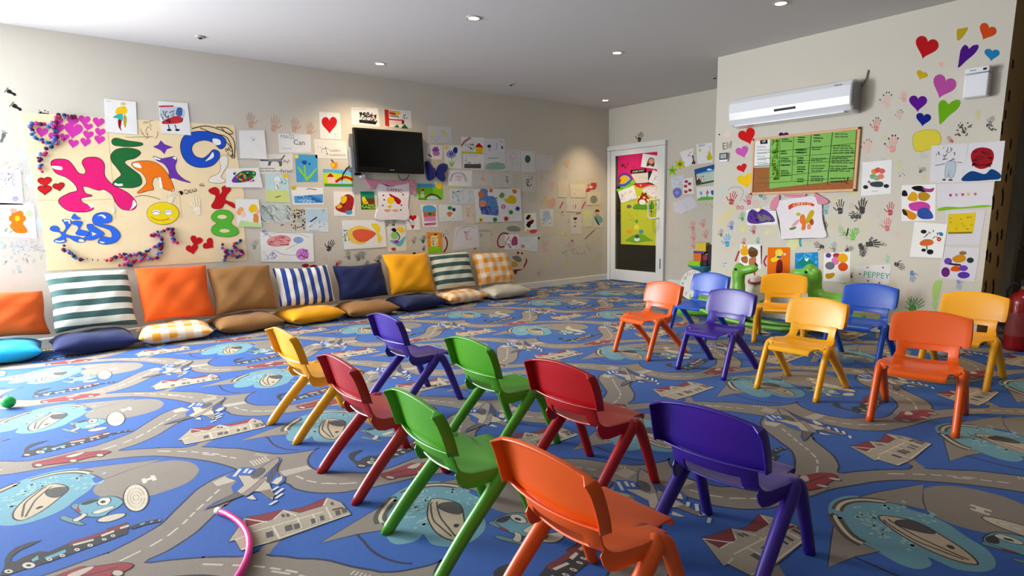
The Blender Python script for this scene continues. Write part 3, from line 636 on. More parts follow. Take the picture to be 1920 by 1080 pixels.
make_chair('green', 'green plastic child chair seen from behind, farther one, left of the bright red chair', -2.264, 1.576, 90, G1)
make_chair('green', 'green plastic child chair seen from behind, nearer one, in front of the dark red chair', -1.664, 0.991, 88, G1)
make_chair('red', 'bright red plastic child chair seen from behind, right of the farther green chair', -1.658, 1.593, 92, G1)
make_chair('orange', 'orange plastic child chair seen from behind, nearest to the camera at the bottom edge', -1.05, 1.013, 90.5, G1)
make_chair('purple', 'large dark purple plastic child chair seen from behind, at the right of the near row', -0.972, 1.556, 94, G1)
make_chair('orange', 'orange plastic child chair facing us, nearest the white door', -2.987, 3.514, -94.9, G2)
make_chair('purple', 'purple plastic child chair facing us in front of a blue chair', -2.323, 3.467, -90.3, G2)
make_chair('yellow', 'yellow plastic child chair facing us, front row between purple and orange', -1.699, 3.464, -89.5, G2)
make_chair('orange', 'orange plastic child chair facing us, in front of the yellow one by the extinguisher', -1.014, 3.395, -80.1, G2)
make_chair('blue', 'blue plastic child chair facing us, back row behind the orange chair by the door', -3.077, 4.303, -89.3, G2)
make_chair('yellow', 'yellow plastic child chair in the back row turned slightly, before the green dinosaur toy', -2.50, 4.66, -66, G2)
make_chair('blue', 'blue plastic child chair facing us, back row behind the large orange chair', -1.743, 4.406, -86.3, G2)
make_chair('yellow', 'yellow plastic child chair facing us beside the red fire extinguisher', -1.092, 4.384, -89.2, G2)

# ------------------------------------------------------------------ cushions
def pillow_mesh(w_, h_, t_, seed, n=18, sag=0.0, pinch=.10):
    """square cushion in the xz plane (y its thickness), edges pulled in between the corners, seams at the border"""
    q = random.Random(seed); ph = [q.uniform(0, 6.28) for _ in range(10)]
    bm = bmesh.new(); F = {}
    def co(u, v, s):
        e = (1 - u ** 4) * (1 - v ** 4); th = t_ / 2 * (max(e, 0) ** .62) * (1 - .12 * (u * u + v * v) / 2)
        kx = 1 - pinch * (1 - v * v) * abs(u) ** 3; kz = 1 - pinch * (1 - u * u) * abs(v) ** 3
        wr = .007 * math.sin(14 * (u - v) + 3 * math.sin(3 * u + ph[5])) * (u * u + v * v) * .6 + .006 * math.sin(5 * u + 3 * v + ph[0]) + .004 * math.sin(9 * u - 7 * v + ph[1]) + .005 * math.sin(11 * v + ph[2]) * (abs(u) ** 2)
        x = u * w_ / 2 * kx; z = v * h_ / 2 * kz; y = s * (th + wr * e)
        z -= sag * (1 - u * u) * (v + 1) * .5 * h_ * .04
        x += .006 * math.sin(4 * v + ph[3]); z += .008 * math.sin(3 * u + ph[4])
        return (x, y, z)
    for s in (-1, 1):
        for i in range(n + 1):
            for j in range(n + 1):
                edge = i in (0, n) or j in (0, n)
                if s == 1 and edge: F[(s, i, j)] = F[(-1, i, j)]; continue
                F[(s, i, j)] = bm.verts.new(co(-1 + 2 * i / n, -1 + 2 * j / n, s))
        for i in range(n):
            for j in range(n):
                f = (F[(s, i, j)], F[(s, i + 1, j)], F[(s, i + 1, j + 1)], F[(s, i, j + 1)])
                bm.faces.new(f if s == -1 else f[::-1])
    return bm
def fabric(name, kind, c1, c2=None, k=7, vert=False):
    m = mat(name, c1, .8, .25, noise=.05, nscale=5, bump=.25, bscale=260, sheen=.1)
    nt = m.node_tree; b = nt.nodes['Principled BSDF']; mul = [n for n in nt.nodes if n.type == 'VECT_MATH'][0]
    if kind == 'plain': return m
    tc = nt.nodes.new('ShaderNodeTexCoord'); sx = nt.nodes.new('ShaderNodeSeparateXYZ'); nt.links.new(tc.outputs['Object'], sx.inputs[0])
    def band(out, k, off=0.0, lo=.5):
        a = nt.nodes.new('ShaderNodeMath'); a.operation = 'MULTIPLY_ADD'; a.inputs[1].default_value = k; a.inputs[2].default_value = off + 20; nt.links.new(out, a.inputs[0])
        f = nt.nodes.new('ShaderNodeMath'); f.operation = 'FRACT'; nt.links.new(a.outputs[0], f.inputs[0])
        g = nt.nodes.new('ShaderNodeMath'); g.operation = 'GREATER_THAN'; g.inputs[1].default_value = lo; nt.links.new(f.outputs[0], g.inputs[0]); return g.outputs[0]
    mx = nt.nodes.new('ShaderNodeMix'); mx.data_type = 'RGBA'
    cA = [i for i in mx.inputs if i.name == 'A' and i.type == 'RGBA'][0]; cB = [i for i in mx.inputs if i.name == 'B' and i.type == 'RGBA'][0]
    cA.default_value = (*colr(c1), 1); cB.default_value = (*colr(c2), 1); fac = mx.inputs[0]
    if kind == 'stripe': nt.links.new(band(sx.outputs[0 if vert else 2], k, .15), fac)
    else:
        a = nt.nodes.new('ShaderNodeMath'); a.operation = 'ADD'; nt.links.new(band(sx.outputs[0], k), a.inputs[0]); nt.links.new(band(sx.outputs[2], k), a.inputs[1])
        h = nt.nodes.new('ShaderNodeMath'); h.operation = 'MULTIPLY'; h.inputs[1].default_value = .5; nt.links.new(a.outputs[0], h.inputs[0])
        nt.links.new(h.outputs[0], fac)
    out = [o for o in mx.outputs if o.type == 'RGBA'][0]; nt.links.new(out, mul.inputs[0]); return m
FB = dict(orange=fabric('orange_fabric', 'plain', '#e05a10'), rust=fabric('rust_fabric', 'plain', '#c4500f'), gstripe=fabric('green_stripe', 'stripe', '#dcdccc', '#3c5c58', 9.5), tan=fabric('tan_fabric', 'plain', '#92683a'), bstripe=fabric('blue_stripe', 'stripe', '#dcdad2', '#24408c', 11.5, True),
          navy=fabric('navy_fabric', 'plain', '#15204e'), yellow=fabric('yellow_fabric', 'plain', '#eda40c'), gingham=fabric('gingham_fabric', 'check', '#f0e4d0', '#f0a028', 8), turq=fabric('turquoise_fabric', 'plain', '#0894c0'), grey=fabric('grey_line_fabric', 'stripe', '#cfc9bb', '#bdb7a8', 60, True))
def cushion(kind, label, y, stand, w_=.6, h_=.52, t_=.17, x=None, z=None, tilt=None, rz=0, seed=1, group=None):
    bm = pillow_mesh(w_, h_, t_, seed, pinch=.05 if stand else .07)
    o = obj('cushion', bm, FB[kind], None, True, label=label, category='cushion', group=group); sub_mod(o, 1)
    # local x runs along the wall (+y), local z up; thickness towards the room
    if stand:
        tl = math.radians(tilt if tilt is not None else 17); 
        M_ = Matrix.Translation((x if x is not None else XL + .235, y, z)) @ Matrix.Rotation(-tl, 4, 'Y') @ Matrix.Rotation(math.radians(90 + rz), 4, 'Z')
    else:
        M_ = Matrix.Translation((x if x is not None else XL + .37, y, z if z is not None else t_ / 2 + .0)) @ Matrix.Rotation(math.radians(90 + rz), 4, 'Z') @ Matrix.Rotation(math.radians(-90), 4, 'X')
    o.matrix_world = M_; return o
GB, GF = 'cushions leaning on the wall', 'cushions lying on the carpet'
for kind, lab, y, zt in (('rust', 'rust orange cushion leaning on the wall at the left edge of the photo', -.36, .53), ('gstripe', 'large green and white striped cushion leaning below the kraft poster', .245, .665), ('orange', 'bright orange cushion leaning between the striped and the tan one', .86, .66), ('tan', 'tan brown cushion leaning between the orange and the blue striped one', 1.44, .62),
                         ('bstripe', 'blue and white striped cushion with upright stripes', 2.04, .565), ('navy', 'navy blue cushion leaning between blue stripes and yellow', 2.66, .55), ('yellow', 'golden yellow cushion leaning between navy and green stripes', 3.26, .64), ('gstripe', 'smaller green and white striped cushion near the far end of the row', 3.85, .61), ('gingham', 'orange and white checked cushion leaning last in the row', 4.48, .58)):
    zb = .185; h = (zt - zb) / math.cos(math.radians(20)) + .03
    cushion(kind, lab, y, True, w_=.595, h_=h, t_=.17, z=(zt + zb) / 2, tilt=20, x=XL + .235, seed=int(y * 100) + 50, group=GB)
for kind, lab, y, x, rz, wx in (('turq', 'turquoise cushion lying on the carpet at the left edge', -.42, -6.44, 0, .6), ('navy', 'navy cushion lying under the large green striped one', .2, -6.42, 2, .60), ('gingham', 'checked yellow and white cushion lying below the orange one', .80, -6.42, -4, .6), ('tan', 'tan cushion lying below the tan leaning one', 1.40, -6.44, 2, .61), ('yellow', 'yellow wrinkled cushion lying in front of the blue stripes', 2.02, -6.45, 8, .60),
                            ('tan', 'tan cushion lying in front of the navy leaning one', 2.63, -6.40, -2, .60), ('navy', 'navy cushion lying in front of the golden yellow one', 3.24, -6.42, 5, .61), ('gingham', 'checked cushion lying in front of the smaller green striped one', 3.84, -6.46, 5, .60), ('grey', 'pale grey finely lined cushion lying at the far end of the row', 4.50, -6.42, 5, .66)):
    cushion(kind, lab, y, False, w_=wx, h_=.56, t_=.165, x=x + .03, rz=rz, seed=int(y * 77) + 9, group=GF)
# ------------------------------------------------------------------ papers, cut-outs and drawings on the walls
def paper(label, plane, fr, corners, draw, color='#ecebe8', th=.002, name='drawing', cat='drawing', group=None, lift=0.0):
    s = Sheet(plane); s.shift = s.n * lift; s.fr(fr)
    if len(corners) == 2: (x0, y0), (x1, y1) = corners; corners = [(x0, y0), (x1, y0), (x1, y1), (x0, y1)]
    s.slab(color, [c for c in corners], th); draw(s)
    c = s.center(); bm = s.mesh(origin=c); tri(bm)
    o = obj(name, bm, M_paper, label=label, category=cat, group=group); o.location = c; return o
def cutout(label, plane, fr, draw, name='paper_cutout', cat='cut-out', th=.003, group=None):
    """a cut-out: first shape becomes a thin solid, the rest is printed on it"""
    s = Sheet(plane); s.fr(fr); s.base = th; draw(s)
    P, c = s.polys[0]; back = [p - s.n * (th) for p in P]
    for i in range(len(P)): j = (i + 1) % len(P); s.polys.append(([back[i], back[j], P[j], P[i]], c))
    o_ = s.center(); bm = s.mesh(origin=o_); tri(bm)
    o = obj(name, bm, M_paper, label=label, category=cat, group=group); o.location = o_; return o
GD = 'drawings on the long left wall'
def flower(s, c, x, y, k, mid='y', n=6):
    for i in range(n): a = 2 * PI * i / n; s.ell(c, x + math.cos(a) * k * .55, y + math.sin(a) * k * .55, k * .38, k * .38, n=8)
    s.ell(mid, x, y, k * .3, k * .3, n=8)

# the big kraft-paper poster
s = Sheet('W'); s.fr('A')
corners = [s.pt(155, 283), s.pt(780, 322), s.pt(1760, 380), s.pt(1775, 600), s.pt(1830, 900)]; s.fr('B')
corners += [s.pt(1545, 160), s.pt(1565, 365), s.pt(900, 402), s.pt(305, 432), s.pt(270, 150)]
corners = [p + s.n * .0012 for p in corners]; th = .002; B_ = [p + s.n * th for p in corners]; s.polys.append((B_, colr('e')))
for i in range(len(B_)): j = (i + 1) % len(B_); s.polys.append(([corners[i], corners[j], B_[j], B_[i]], colr('e')))
s.base = .0032; OL = '#3a2018'
s.fr('A')
for a in ([(800, 330), (830, 640), (870, 1080)], [(1345, 880), (1365, 1080)], [(280, 940), (600, 945), (880, 930)]): s.line('#d8bc84', a, .006)
s.blob('M', [(385, 665), (420, 637), (500, 640), (545, 680), (585, 735), (630, 748), (645, 720), (618, 660), (650, 625), (735, 625), (780, 670), (785, 760), (850, 830), (960, 890), (1020, 960), (1000, 1010), (920, 1008), (870, 960), (840, 900), (780, 860), (735, 865), (660, 840), (620, 840), (640, 890), (690, 908), (610, 925), (620, 960), (700, 1000), (640, 1028), (520, 1020), (450, 970), (450, 930), (520, 890), (580, 870), (560, 820), (500, 770), (420, 735)], OL, .010)
s.blob('w', [(390, 685), (460, 690), (462, 715), (400, 705)]); s.blob('w', [(660, 975), (705, 990), (640, 1018), (680, 1000)]); s.blob('w', [(1000, 940), (1022, 975), (975, 1015), (990, 985)])
s.blob('G', [(840, 495), (870, 477), (960, 497), (1060, 512), (1060, 530), (980, 540), (900, 535), (850, 525)], OL, .008)
s.blob('G', [(835, 600), (880, 560), (960, 552), (1030, 565), (1052, 590), (1010, 625), (950, 640), (935, 665), (990, 710), (1050, 760), (1058, 820), (1000, 845), (920, 845), (860, 835), (850, 810), (880, 780), (910, 750), (880, 700), (840, 650)], OL, .009)
s.line('w', [(858, 818), (885, 828), (920, 825)], .02)
s.blob('o', [(990, 665), (1060, 648), (1150, 655), (1220, 700), (1275, 780), (1305, 870), (1250, 862), (1218, 845), (1195, 800), (1180, 768), (1150, 780), (1140, 820), (1150, 860), (1110, 870), (1030, 888), (1080, 840), (1100, 800), (1070, 740), (1010, 700)], OL, .008); s.blob('w', [(995, 668), (1040, 664), (1060, 700), (1010, 690)]); s.line('w', [(1195, 770), (1210, 850)], .02)
s.poly('p', [(1145, 540), (1185, 525), (1205, 492), (1235, 522), (1298, 545), (1250, 560), (1232, 597), (1205, 568)])
s.blob('p', [(1150, 612), (1210, 630), (1260, 622), (1310, 615), (1325, 640), (1312, 690), (1330, 740), (1380, 785), (1430, 810), (1360, 795), (1300, 775), (1270, 775), (1265, 720), (1230, 670), (1180, 645)], OL, .006); s.poly('w', [(1152, 613), (1205, 635), (1200, 642), (1160, 632)]); s.poly('w', [(1290, 622), (1322, 614), (1320, 640), (1305, 632)])
s.blob('b', [(1690, 490), (1650, 455), (1560, 430), (1460, 430), (1385, 460), (1355, 530), (1370, 610), (1420, 670), (1500, 695), (1590, 680), (1640, 625), (1640, 580), (1600, 565), (1565, 600), (1520, 628), (1460, 610), (1435, 555), (1460, 510), (1530, 490), (1600, 510), (1650, 555), (1685, 535)], OL, .010)
s.blob('w', [(1598, 480), (1645, 488), (1655, 520), (1620, 528), (1595, 505)]); s.blob('w', [(1595, 580), (1600, 620), (1540, 650), (1570, 615)])
s.blob('#efe8d8', [(1670, 605), (1705, 620), (1705, 680), (1680, 720), (1655, 770), (1690, 790), (1660, 812), (1570, 805), (1580, 770), (1640, 740), (1655, 690), (1645, 640)], OL, .006)
for a in ([(1440, 405), (1540, 385), (1640, 410), (1720, 450), (1760, 520), (1755, 630)], [(1500, 400), (1600, 440), (1700, 470), (1740, 560)], [(1660, 400), (1700, 440), (1745, 445)], [(1690, 500), (1740, 560), (1740, 630)], [(1620, 395), (1700, 400), (1750, 440)]): s.line('#3a2a18', a, .008, True)
s.scrib('#4a3c28', 1690, 540, 1765, 620, 8, .006, 9); s.scrib('#a89468', 1050, 340, 1190, 480, 9, .005, 4); s.line('#a89468', [(940, 470), (1150, 465)], .005); s.line('#8a7a50', [(1010, 920), (1080, 905), (1200, 935)], .006, True)
for x, y, k in ((545, 350, 90), (632, 340, 90), (738, 355, 90), (660, 390, 70), (550, 415, 140), (440, 400, 90), (440, 350, 70), (750, 430, 80), (660, 450, 80), (745, 487, 80), (640, 505, 80), (550, 515, 80), (485, 468, 70), (405, 468, 90), (315, 430, 90)): s.heart('m', x, y, k, k * .85, .15)
for x, y, k, ro in ((335, 800, 100, -.1), (335, 862, 100, 0), (440, 838, 85, -.2)): s.heart('r', x, y, k, k * .68, ro, OL)
s.blob('r', [(1565, 865), (1610, 845), (1640, 865), (1645, 900), (1665, 880), (1665, 845), (1700, 835), (1730, 860), (1700, 900), (1690, 940), (1750, 965), (1755, 1000), (1690, 965), (1660, 1000), (1610, 1005), (1585, 985), (1610, 940), (1615, 905), (1580, 890)], OL, .006)
s.text('#201c18', 'ƊƆɛω', 1408, 878, .055, .28); s.text('#3a3630', 'ıц', 1510, 825, .05, .28)
s.hand('#f6ecd0', 1470, 985, 150, -.2); s.hand('#f4e8c8', 1290, 910, 120, .4); s.hand('#f4ead0', 850, 1000, 90, .2)
s.ell('#f0d418', 1220, 1040, 120, 83, '#6a5a10', .006)
for x in (1170, 1262): s.ell('w', x, 1032, 32, 18, '#3a3010', .004); s.line('#3a3010', [(x - 30, 1034), (x, 1025), (x + 30, 1034)], .005)
s.fr('B'); s.line('#b88a10', [(955, 90), (990, 108), (1040, 110), (1085, 92)], .008, True); s.ell('#f4c8b0', 1085, 98, 14, 8)
s.blob('#58b838', [(1340, 80), (1375, 50), (1440, 50), (1475, 85), (1460, 130), (1500, 165), (1505, 195), (1450, 215), (1370, 208), (1337, 180), (1345, 150), (1370, 130), (1340, 105)], OL, .006); s.ell('e', 1405, 90, 30, 13); s.ell('e', 1420, 178, 32, 12)
for x, y, ro in ((1240, 240, .3), (1215, 292, -.2), (1320, 262, -.9)): s.heart('r', x, y, 80, 66, ro)
s.fr('q'); KB = '#2f66d8'
s.blob(KB, [(155, 520), (190, 480), (270, 475), (325, 510), (330, 570), (400, 600), (460, 540), (470, 480), (430, 400), (400, 350), (550, 345), (570, 400), (545, 470), (480, 560), (450, 630), (560, 670), (720, 690), (830, 735), (850, 775), (740, 800), (640, 770), (540, 710), (450, 700), (470, 780), (360, 815), (240, 790), (250, 750), (370, 690), (380, 640), (320, 590), (230, 580), (160, 550)], '#24346a', .006)
s.blob(KB, [(590, 320), (600, 270), (645, 225), (690, 275), (765, 320), (690, 340)], '#24346a', .004)
s.blob(KB, [(590, 410), (630, 375), (760, 375), (805, 405), (760, 490), (755, 540), (860, 570), (920, 590), (930, 640), (880, 665), (720, 655), (670, 620), (700, 570), (725, 520), (690, 460), (620, 440)], '#24346a', .005)
s.blob(KB, [(910, 440), (1010, 440), (1040, 480), (1150, 550), (1235, 610), (1225, 660), (1100, 720), (980, 755), (870, 745), (840, 710), (900, 670), (950, 600), (900, 500)], '#24346a', .005); s.poly('e', [(985, 590), (1095, 630), (1005, 675), (1000, 630)])
s.blob(KB, [(1020, 400), (1010, 320), (1060, 240), (1180, 200), (1310, 210), (1390, 270), (1385, 370), (1300, 410), (1200, 415), (1210, 440), (1380, 470), (1500, 550), (1560, 630), (1550, 720), (1460, 800), (1300, 840), (1180, 830), (1120, 800), (1170, 720), (1240, 690), (1380, 710), (1405, 640), (1360, 560), (1250, 510), (1120, 470), (1050, 440)], '#24346a', .006)
s.blob('w', [(1110, 270), (1200, 240), (1280, 290), (1250, 320), (1190, 270)]); s.blob('w', [(1150, 780), (1200, 790), (1260, 805), (1200, 822)]); s.blob('w', [(745, 740), (830, 755), (820, 790), (730, 785)]); s.line('w', [(255, 775), (350, 790), (440, 770)], .012); s.line('w', [(430, 365), (540, 360), (540, 420)], .014)
# pom-pom garlands: little balls of coloured wool strung on the poster
POM = ['#b02868', '#283a78', '#203848', '#c04890', '#6a1838', '#3868a8', '#481848', '#a83850', '#6878b8']
def poms(bmg, fr, pts, seed, r_=.020, gap=.018, oo=None):
    s.fr(fr); Q = [s.pt(*p) for p in pts]; q = random.Random(seed); out = []
    for a, b in zip(Q, Q[1:]):
        n = max(1, round((b - a).length / gap))
        for k in range(n): out.append((a.lerp(b, k / n) + s.u * q.uniform(-.013, .013) + s.v * q.uniform(-.013, .013), r_ * q.uniform(.6, 1), q.choice(POM)))
    return out
PO = (poms(None, 'A', [(570, 325), (470, 310), (420, 320), (400, 360), (380, 395), (330, 370), (240, 365), (225, 400), (245, 450), (310, 495), (400, 510), (460, 495), (380, 540), (340, 580), (300, 620), (300, 680), (310, 745)], 1) + poms(None, 'A', [(400, 370), (420, 430), (400, 500)], 8)
      + poms(None, 'B', [(395, 280), (430, 320), (470, 345), (520, 358)], 2) + poms(None, 'B', [(530, 362), (680, 365)], 12, .008, .03) + poms(None, 'B', [(680, 365), (750, 330), (830, 335), (920, 320), (980, 280), (1030, 240), (1010, 205), (950, 205), (1090, 165), (1080, 225), (1120, 270)], 3)
      + poms(None, 'B', [(1030, 250), (1020, 300), (980, 350), (900, 350), (830, 390), (740, 390)], 4) + poms(None, 'B', [(800, 340), (800, 390)], 5)
      + poms(None, 'B', [(1400, 270), (1430, 300), (1420, 365)], 6) + poms(None, 'B', [(1440, 320), (1500, 290), (1470, 265), (1535, 232)], 7) + poms(None, 'B', [(1500, 290), (1540, 320), (1500, 345), (1470, 325)], 9))
ctr = s.center(); bm = s.mesh(origin=ctr); tri(bm)
poster = obj('poster', bm, M_paper, label='large kraft paper poster with painted colourful letters, hearts and a smiley', category='poster'); poster.location = ctr
bm = bmesh.new(); cl = bm.loops.layers.float_color.new('Col')
for p, r_, c in PO:
    n0 = len(bm.faces); bmesh.ops.create_icosphere(bm, subdivisions=1, radius=r_, matrix=Matrix.Translation(p + Vector((.024, 0, 0)) - ctr)); bm.faces.ensure_lookup_table()
    for f in bm.faces[n0:]:
        for l in f.loops: l[cl] = (*colr(c), 1)
obj('pompom_trim', bm, M_paper, poster, kind='stuff')

def P(label, plane, fr, corners, draw, **k): return paper(label, plane, fr, corners, draw, **k)
def d(s): s.ell('#d8c888', 925, 220, 22, 12); s.blob('y', [(865, 290), (880, 250), (940, 240), (950, 290), (900, 300)]); s.blob('t', [(845, 320), (890, 295), (920, 300), (915, 350), (880, 330)]); s.blob('R', [(885, 340), (910, 345), (905, 400), (915, 425), (890, 395)]); s.blob('#b8a030', [(930, 300), (950, 330), (940, 400), (925, 360)]); s.line('#8a98c8', [(795, 198), (830, 203)], .004)
P('white sheet with a small yellow, teal and dark red crayon figure above the kraft poster', 'W', 'A', [(778, 180), (1018, 205), (1030, 450), (792, 430)], d, lift=.006)
def d(s): s.blob('#c8ccd8', [(1200, 240), (1250, 230), (1380, 260), (1360, 340), (1220, 340)]); s.line('r', [(1190, 240), (1300, 236)], .012); s.blob('#c03038', [(1225, 345), (1330, 310), (1370, 340), (1340, 365), (1225, 370)]); s.blob('#3868a0', [(1330, 250), (1365, 255), (1360, 310), (1320, 300)]); s.scrib('k', 1205, 270, 1380, 360, 12, .006, 4); s.line('#3868a0', [(1262, 375), (1268, 410)], .01); s.line('#3868a0', [(1310, 375), (1322, 410)], .01); s.ell('k', 1268, 416, 18, 8); s.ell('k', 1330, 416, 18, 8); s.scrib('#388048', 1195, 270, 1240, 310, 4, .008, 6)
P('white sheet with red, blue and black scribbled square, right one of two above the poster', 'W', 'A', [(1182, 198), (1405, 215), (1432, 455), (1212, 440)], d, lift=.006)
def d(s): s.scrib('#a090b0', 5, 740, 110, 900, 22, .006, 5); s.blob('#d8c8d8', [(10, 860), (60, 820), (110, 850), (100, 900), (40, 910)]); s.ell('#b0a0d0', 115, 930, 25, 20)
P('sheet with a pale purple pencil sketch at the left edge of the photo', 'W', 'A', [(-60, 705), (155, 715), (178, 975), (-60, 975)], d)
def d(s): flower(s, 'o', 110, 100, 60, 'y'); s.blob('o', [(60, 140), (130, 125), (175, 185), (100, 190)]); s.ell('#f0a890', 85, 50, 22, 16); s.ell('a', 185, 70, 24, 20); s.scrib('#78a860', 30, 140, 80, 190, 8, .006, 3)
P('sheet with an orange flower-like blot below the purple sketch at the left edge', 'W', 'B', [(-40, 0), (214, 8), (235, 225), (-40, 212)], d)
def d(s):
    q = random.Random(3)
    s.blob('#20604a', [(95, 930), (170, 860), (240, 840), (345, 850), (350, 900), (290, 950), (180, 975), (95, 970)])
    for _ in range(42): x, y = q.uniform(110, 335), q.uniform(860, 960); s.blob(q.choice(['g', 'G', 'r', 'p', '#203870', 'o', 'l']), [(x - 14, y), (x, y - 10), (x + 14, y), (x, y + 12)], n=2)
    s.blob('p', [(95, 930), (130, 900), (150, 965), (95, 972)]); s.ell('k', 262, 885, 14, 10)
P('white sheet with a multicoloured scrap mosaic at the right edge of the poster', 'W', 'c', [(25, 820), (385, 806), (435, 1032), (18, 1026)], d, lift=.008)
def d(s): s.line('#b0b4c8', [(290, 480), (320, 460), (350, 480), (330, 510), (300, 500)], .003); s.ell('#8890b0', 328, 490, 10, 7)
P('almost blank white sheet with a tiny pencil doodle right of the poster', 'W', 'c', [(165, 388), (450, 385), (482, 712), (180, 700)], d, lift=.008)
def d(s): s.text('#6088b0', 'MAĞİ', 715, 462, .055); s.text('#303848', 'Can', 845, 525, .075); s.write('#7888a8', 650, 580, 800, 600, 1, .004); 
P('thin sheet with blue handwritten letters and the word Can below the handprints', 'W', 'c', [(610, 425), (975, 432), (980, 640), (622, 640)], d, color='#e4e6e6')
def d(s): s.heart('#cc1820', 1185, 315, 175, 195, -.02); s.scrib('#a0a8d8', 1245, 370, 1290, 470, 7, .005, 3)
P('white sheet with one big red heart left of the television', 'W', 'c', [(1070, 176), (1302, 190), (1322, 488), (1085, 480)], d)
def d(s): s.line('#606068', [(1140, 570), (1150, 620), (1160, 660)], .006); s.line('#606068', [(1100, 600), (1150, 585), (1180, 600)], .006); s.scrib('#707078', 1060, 570, 1110, 640, 5, .005, 2); s.write('#806868', 1190, 590, 1360, 690, 2, .006); s.scrib('#70707c', 1130, 640, 1180, 670, 5, .005, 6)
P('sheet with a pencil stick figure and handwriting below the red heart', 'W', 'c', [(1008, 482), (1370, 505), (1388, 708), (1030, 700)], d, color='#e6e2da')
def d(s):
    s.blob('#5c5c64', [(400, 715), (470, 715), (560, 710), (640, 705), (675, 665), (685, 675), (655, 720), (650, 780), (625, 790), (610, 745), (540, 740), (520, 780), (495, 780), (495, 735), (420, 732)])
    for x in range(500, 650, 14): s.line('#b8b4b8', [(x, 712), (x + 3, 738)], .006)
    s.write('#404048', 410, 800, 640, 860, 2, .005); s.text('#303038', 'Israel', 705, 845, .055); s.text('#806070', 'Ayl', 700, 735, .05)
P('sheet with a long grey striped cat drawn in pencil', 'W', 'c', [(395, 655), (772, 650), (775, 872), (398, 878)], d, color='#e4e2da')
def d(s): s.blob('#2050a8', [(872, 740), (900, 725), (930, 735), (925, 765), (900, 775)]); s.ell('#1848a0', 960, 765, 14, 12); s.line('l', [(905, 775), (915, 940)], .016); s.blob('l', [(820, 790), (850, 850), (910, 920), (935, 955), (1050, 820), (1020, 830), (930, 910), (870, 830)]); s.ell('Y', 815, 680, 24, 22)
P('blue painted sheet with a dark blue tulip and green leaves', 'W', 'c', [(798, 656), (1050, 662), (1056, 962), (815, 968)], d, color='#4aa0d0')
def d(s): s.poly('#d4e08a', [(468, 1060), (718, 1060), (740, 1198), (475, 1190)]); s.ell('y', 690, 900, 32, 22); s.ell('#e8ecf0', 595, 940, 38, 40, '#8898a8', .004); s.ell('#e8ecf0', 595, 1010, 30, 44, '#8898a8', .004); s.line('#404858', [(580, 1010), (595, 995), (610, 1045)], .007); s.scrib('#80b8b0', 640, 930, 700, 990, 8, .01, 3); s.line('#604838', [(575, 1140), (640, 1125)], .008)
P('pale blue and green sheet with a snowman and a corner sun', 'W', 'c', [(458, 872), (714, 888), (745, 1200), (470, 1188)], d, color='#c4e0e4')
def d(s): s.poly('#58b0d8', [(1113, 822), (1340, 832), (1345, 880), (1115, 868)]); s.poly('#c8d828', [(1115, 865), (1200, 860), (1345, 880), (1445, 905), (1445, 1000), (1120, 990)]); s.blob('r', [(1160, 915), (1195, 870), (1235, 915)]); s.poly('#f0c8b8', [(1165, 912), (1240, 912), (1255, 985), (1165, 980)]); s.line('r', [(1255, 970), (1320, 925), (1380, 915), (1445, 945)], .028, True); s.blob('#a8d4f0', [(1260, 990), (1330, 950), (1400, 960), (1440, 990)]); s.poly('g', [(1128, 985), (1445, 990), (1445, 1018), (1130, 1015)])
P('small colourful painting of a house with a red rainbow road left of the television', 'W', 'c', [(1112, 820), (1445, 840), (1446, 1022), (1130, 1016)], d, color='#78c0e0')
cutout('small orange and yellow apple cut-out above the house painting', 'W', 'c', lambda s: (s.blob('#e89020', [(1200, 770), (1215, 745), (1240, 750), (1265, 745), (1275, 775), (1255, 812), (1220, 808)]), s.ell('y', 1225, 780, 18, 22), s.line('#3a3018', [(1205, 715), (1235, 750)], .01)))
def d(s):
    s.ell('#c8b828', 785, 135, 30, 24); s.line('k', [(930, 150), (960, 142), (1040, 155)], .007); q = random.Random(2)
    s.poly('#5aa0d8', [(785, 225), (1112, 205), (1115, 300), (795, 305)])
    for i in range(26): x, y = q.uniform(800, 1050), q.uniform(215, 300); s.line(q.choice(['#1c60b0', '#3a88d0', '#a8d0f0']), [(x, y), (x + 30, y - 8), (x + 58, y + 3)], .01)
P('sheet with blue crayon waves and a small yellow sun', 'W', 'd', [(755, 125), (1115, 132), (1122, 320), (775, 325)], d)
def d(s): s.blob('#f0b070', [(140, 400), (180, 350), (220, 370), (215, 430), (160, 440)]); s.ell('#f4d0c0', 215, 430, 32, 38); s.blob('y', [(275, 370), (310, 320), (360, 330), (375, 380), (330, 410), (290, 405)]); s.ell('#f0c0a0', 375, 400, 22, 30); s.blob('#e89040', [(330, 430), (380, 440), (380, 530), (330, 520)]); s.poly('a', [(180, 500), (405, 530), (418, 575), (150, 570)]); s.ell('#e8eef8', 290, 460, 40, 30)
P('bright sheet with orange and yellow crayon flowers overlapping the poster edge', 'W', 'd', [(125, 258), (385, 262), (422, 572), (148, 570)], d, lift=.008)
P('sheet filled with grey green pencil shading right of the flower sheet', 'W', 'd', [(398, 320), (755, 312), (762, 520), (418, 522)], lambda s: s.scrib('#a0b0ac', 420, 330, 750, 510, 70, .006, 4, .6, .8), color='#ccd6d2')
P('pale blue sheet with a dark pencil fish and handwriting', 'W', 'd', [(908, 360), (1160, 366), (1176, 632), (928, 620)], lambda s: (s.poly('#b8d4e4', [(915, 370), (1155, 375), (1165, 520), (925, 520)]), s.line('#303058', [(970, 515), (1045, 462)], .014), s.scrib('#7090a0', 950, 510, 1130, 580, 14, .005, 3), s.scrib('#586888', 1090, 380, 1130, 415, 6, .006, 5), s.write('#8088a0', 960, 600, 1130, 622, 1, .004)), color='#d8e2e8')
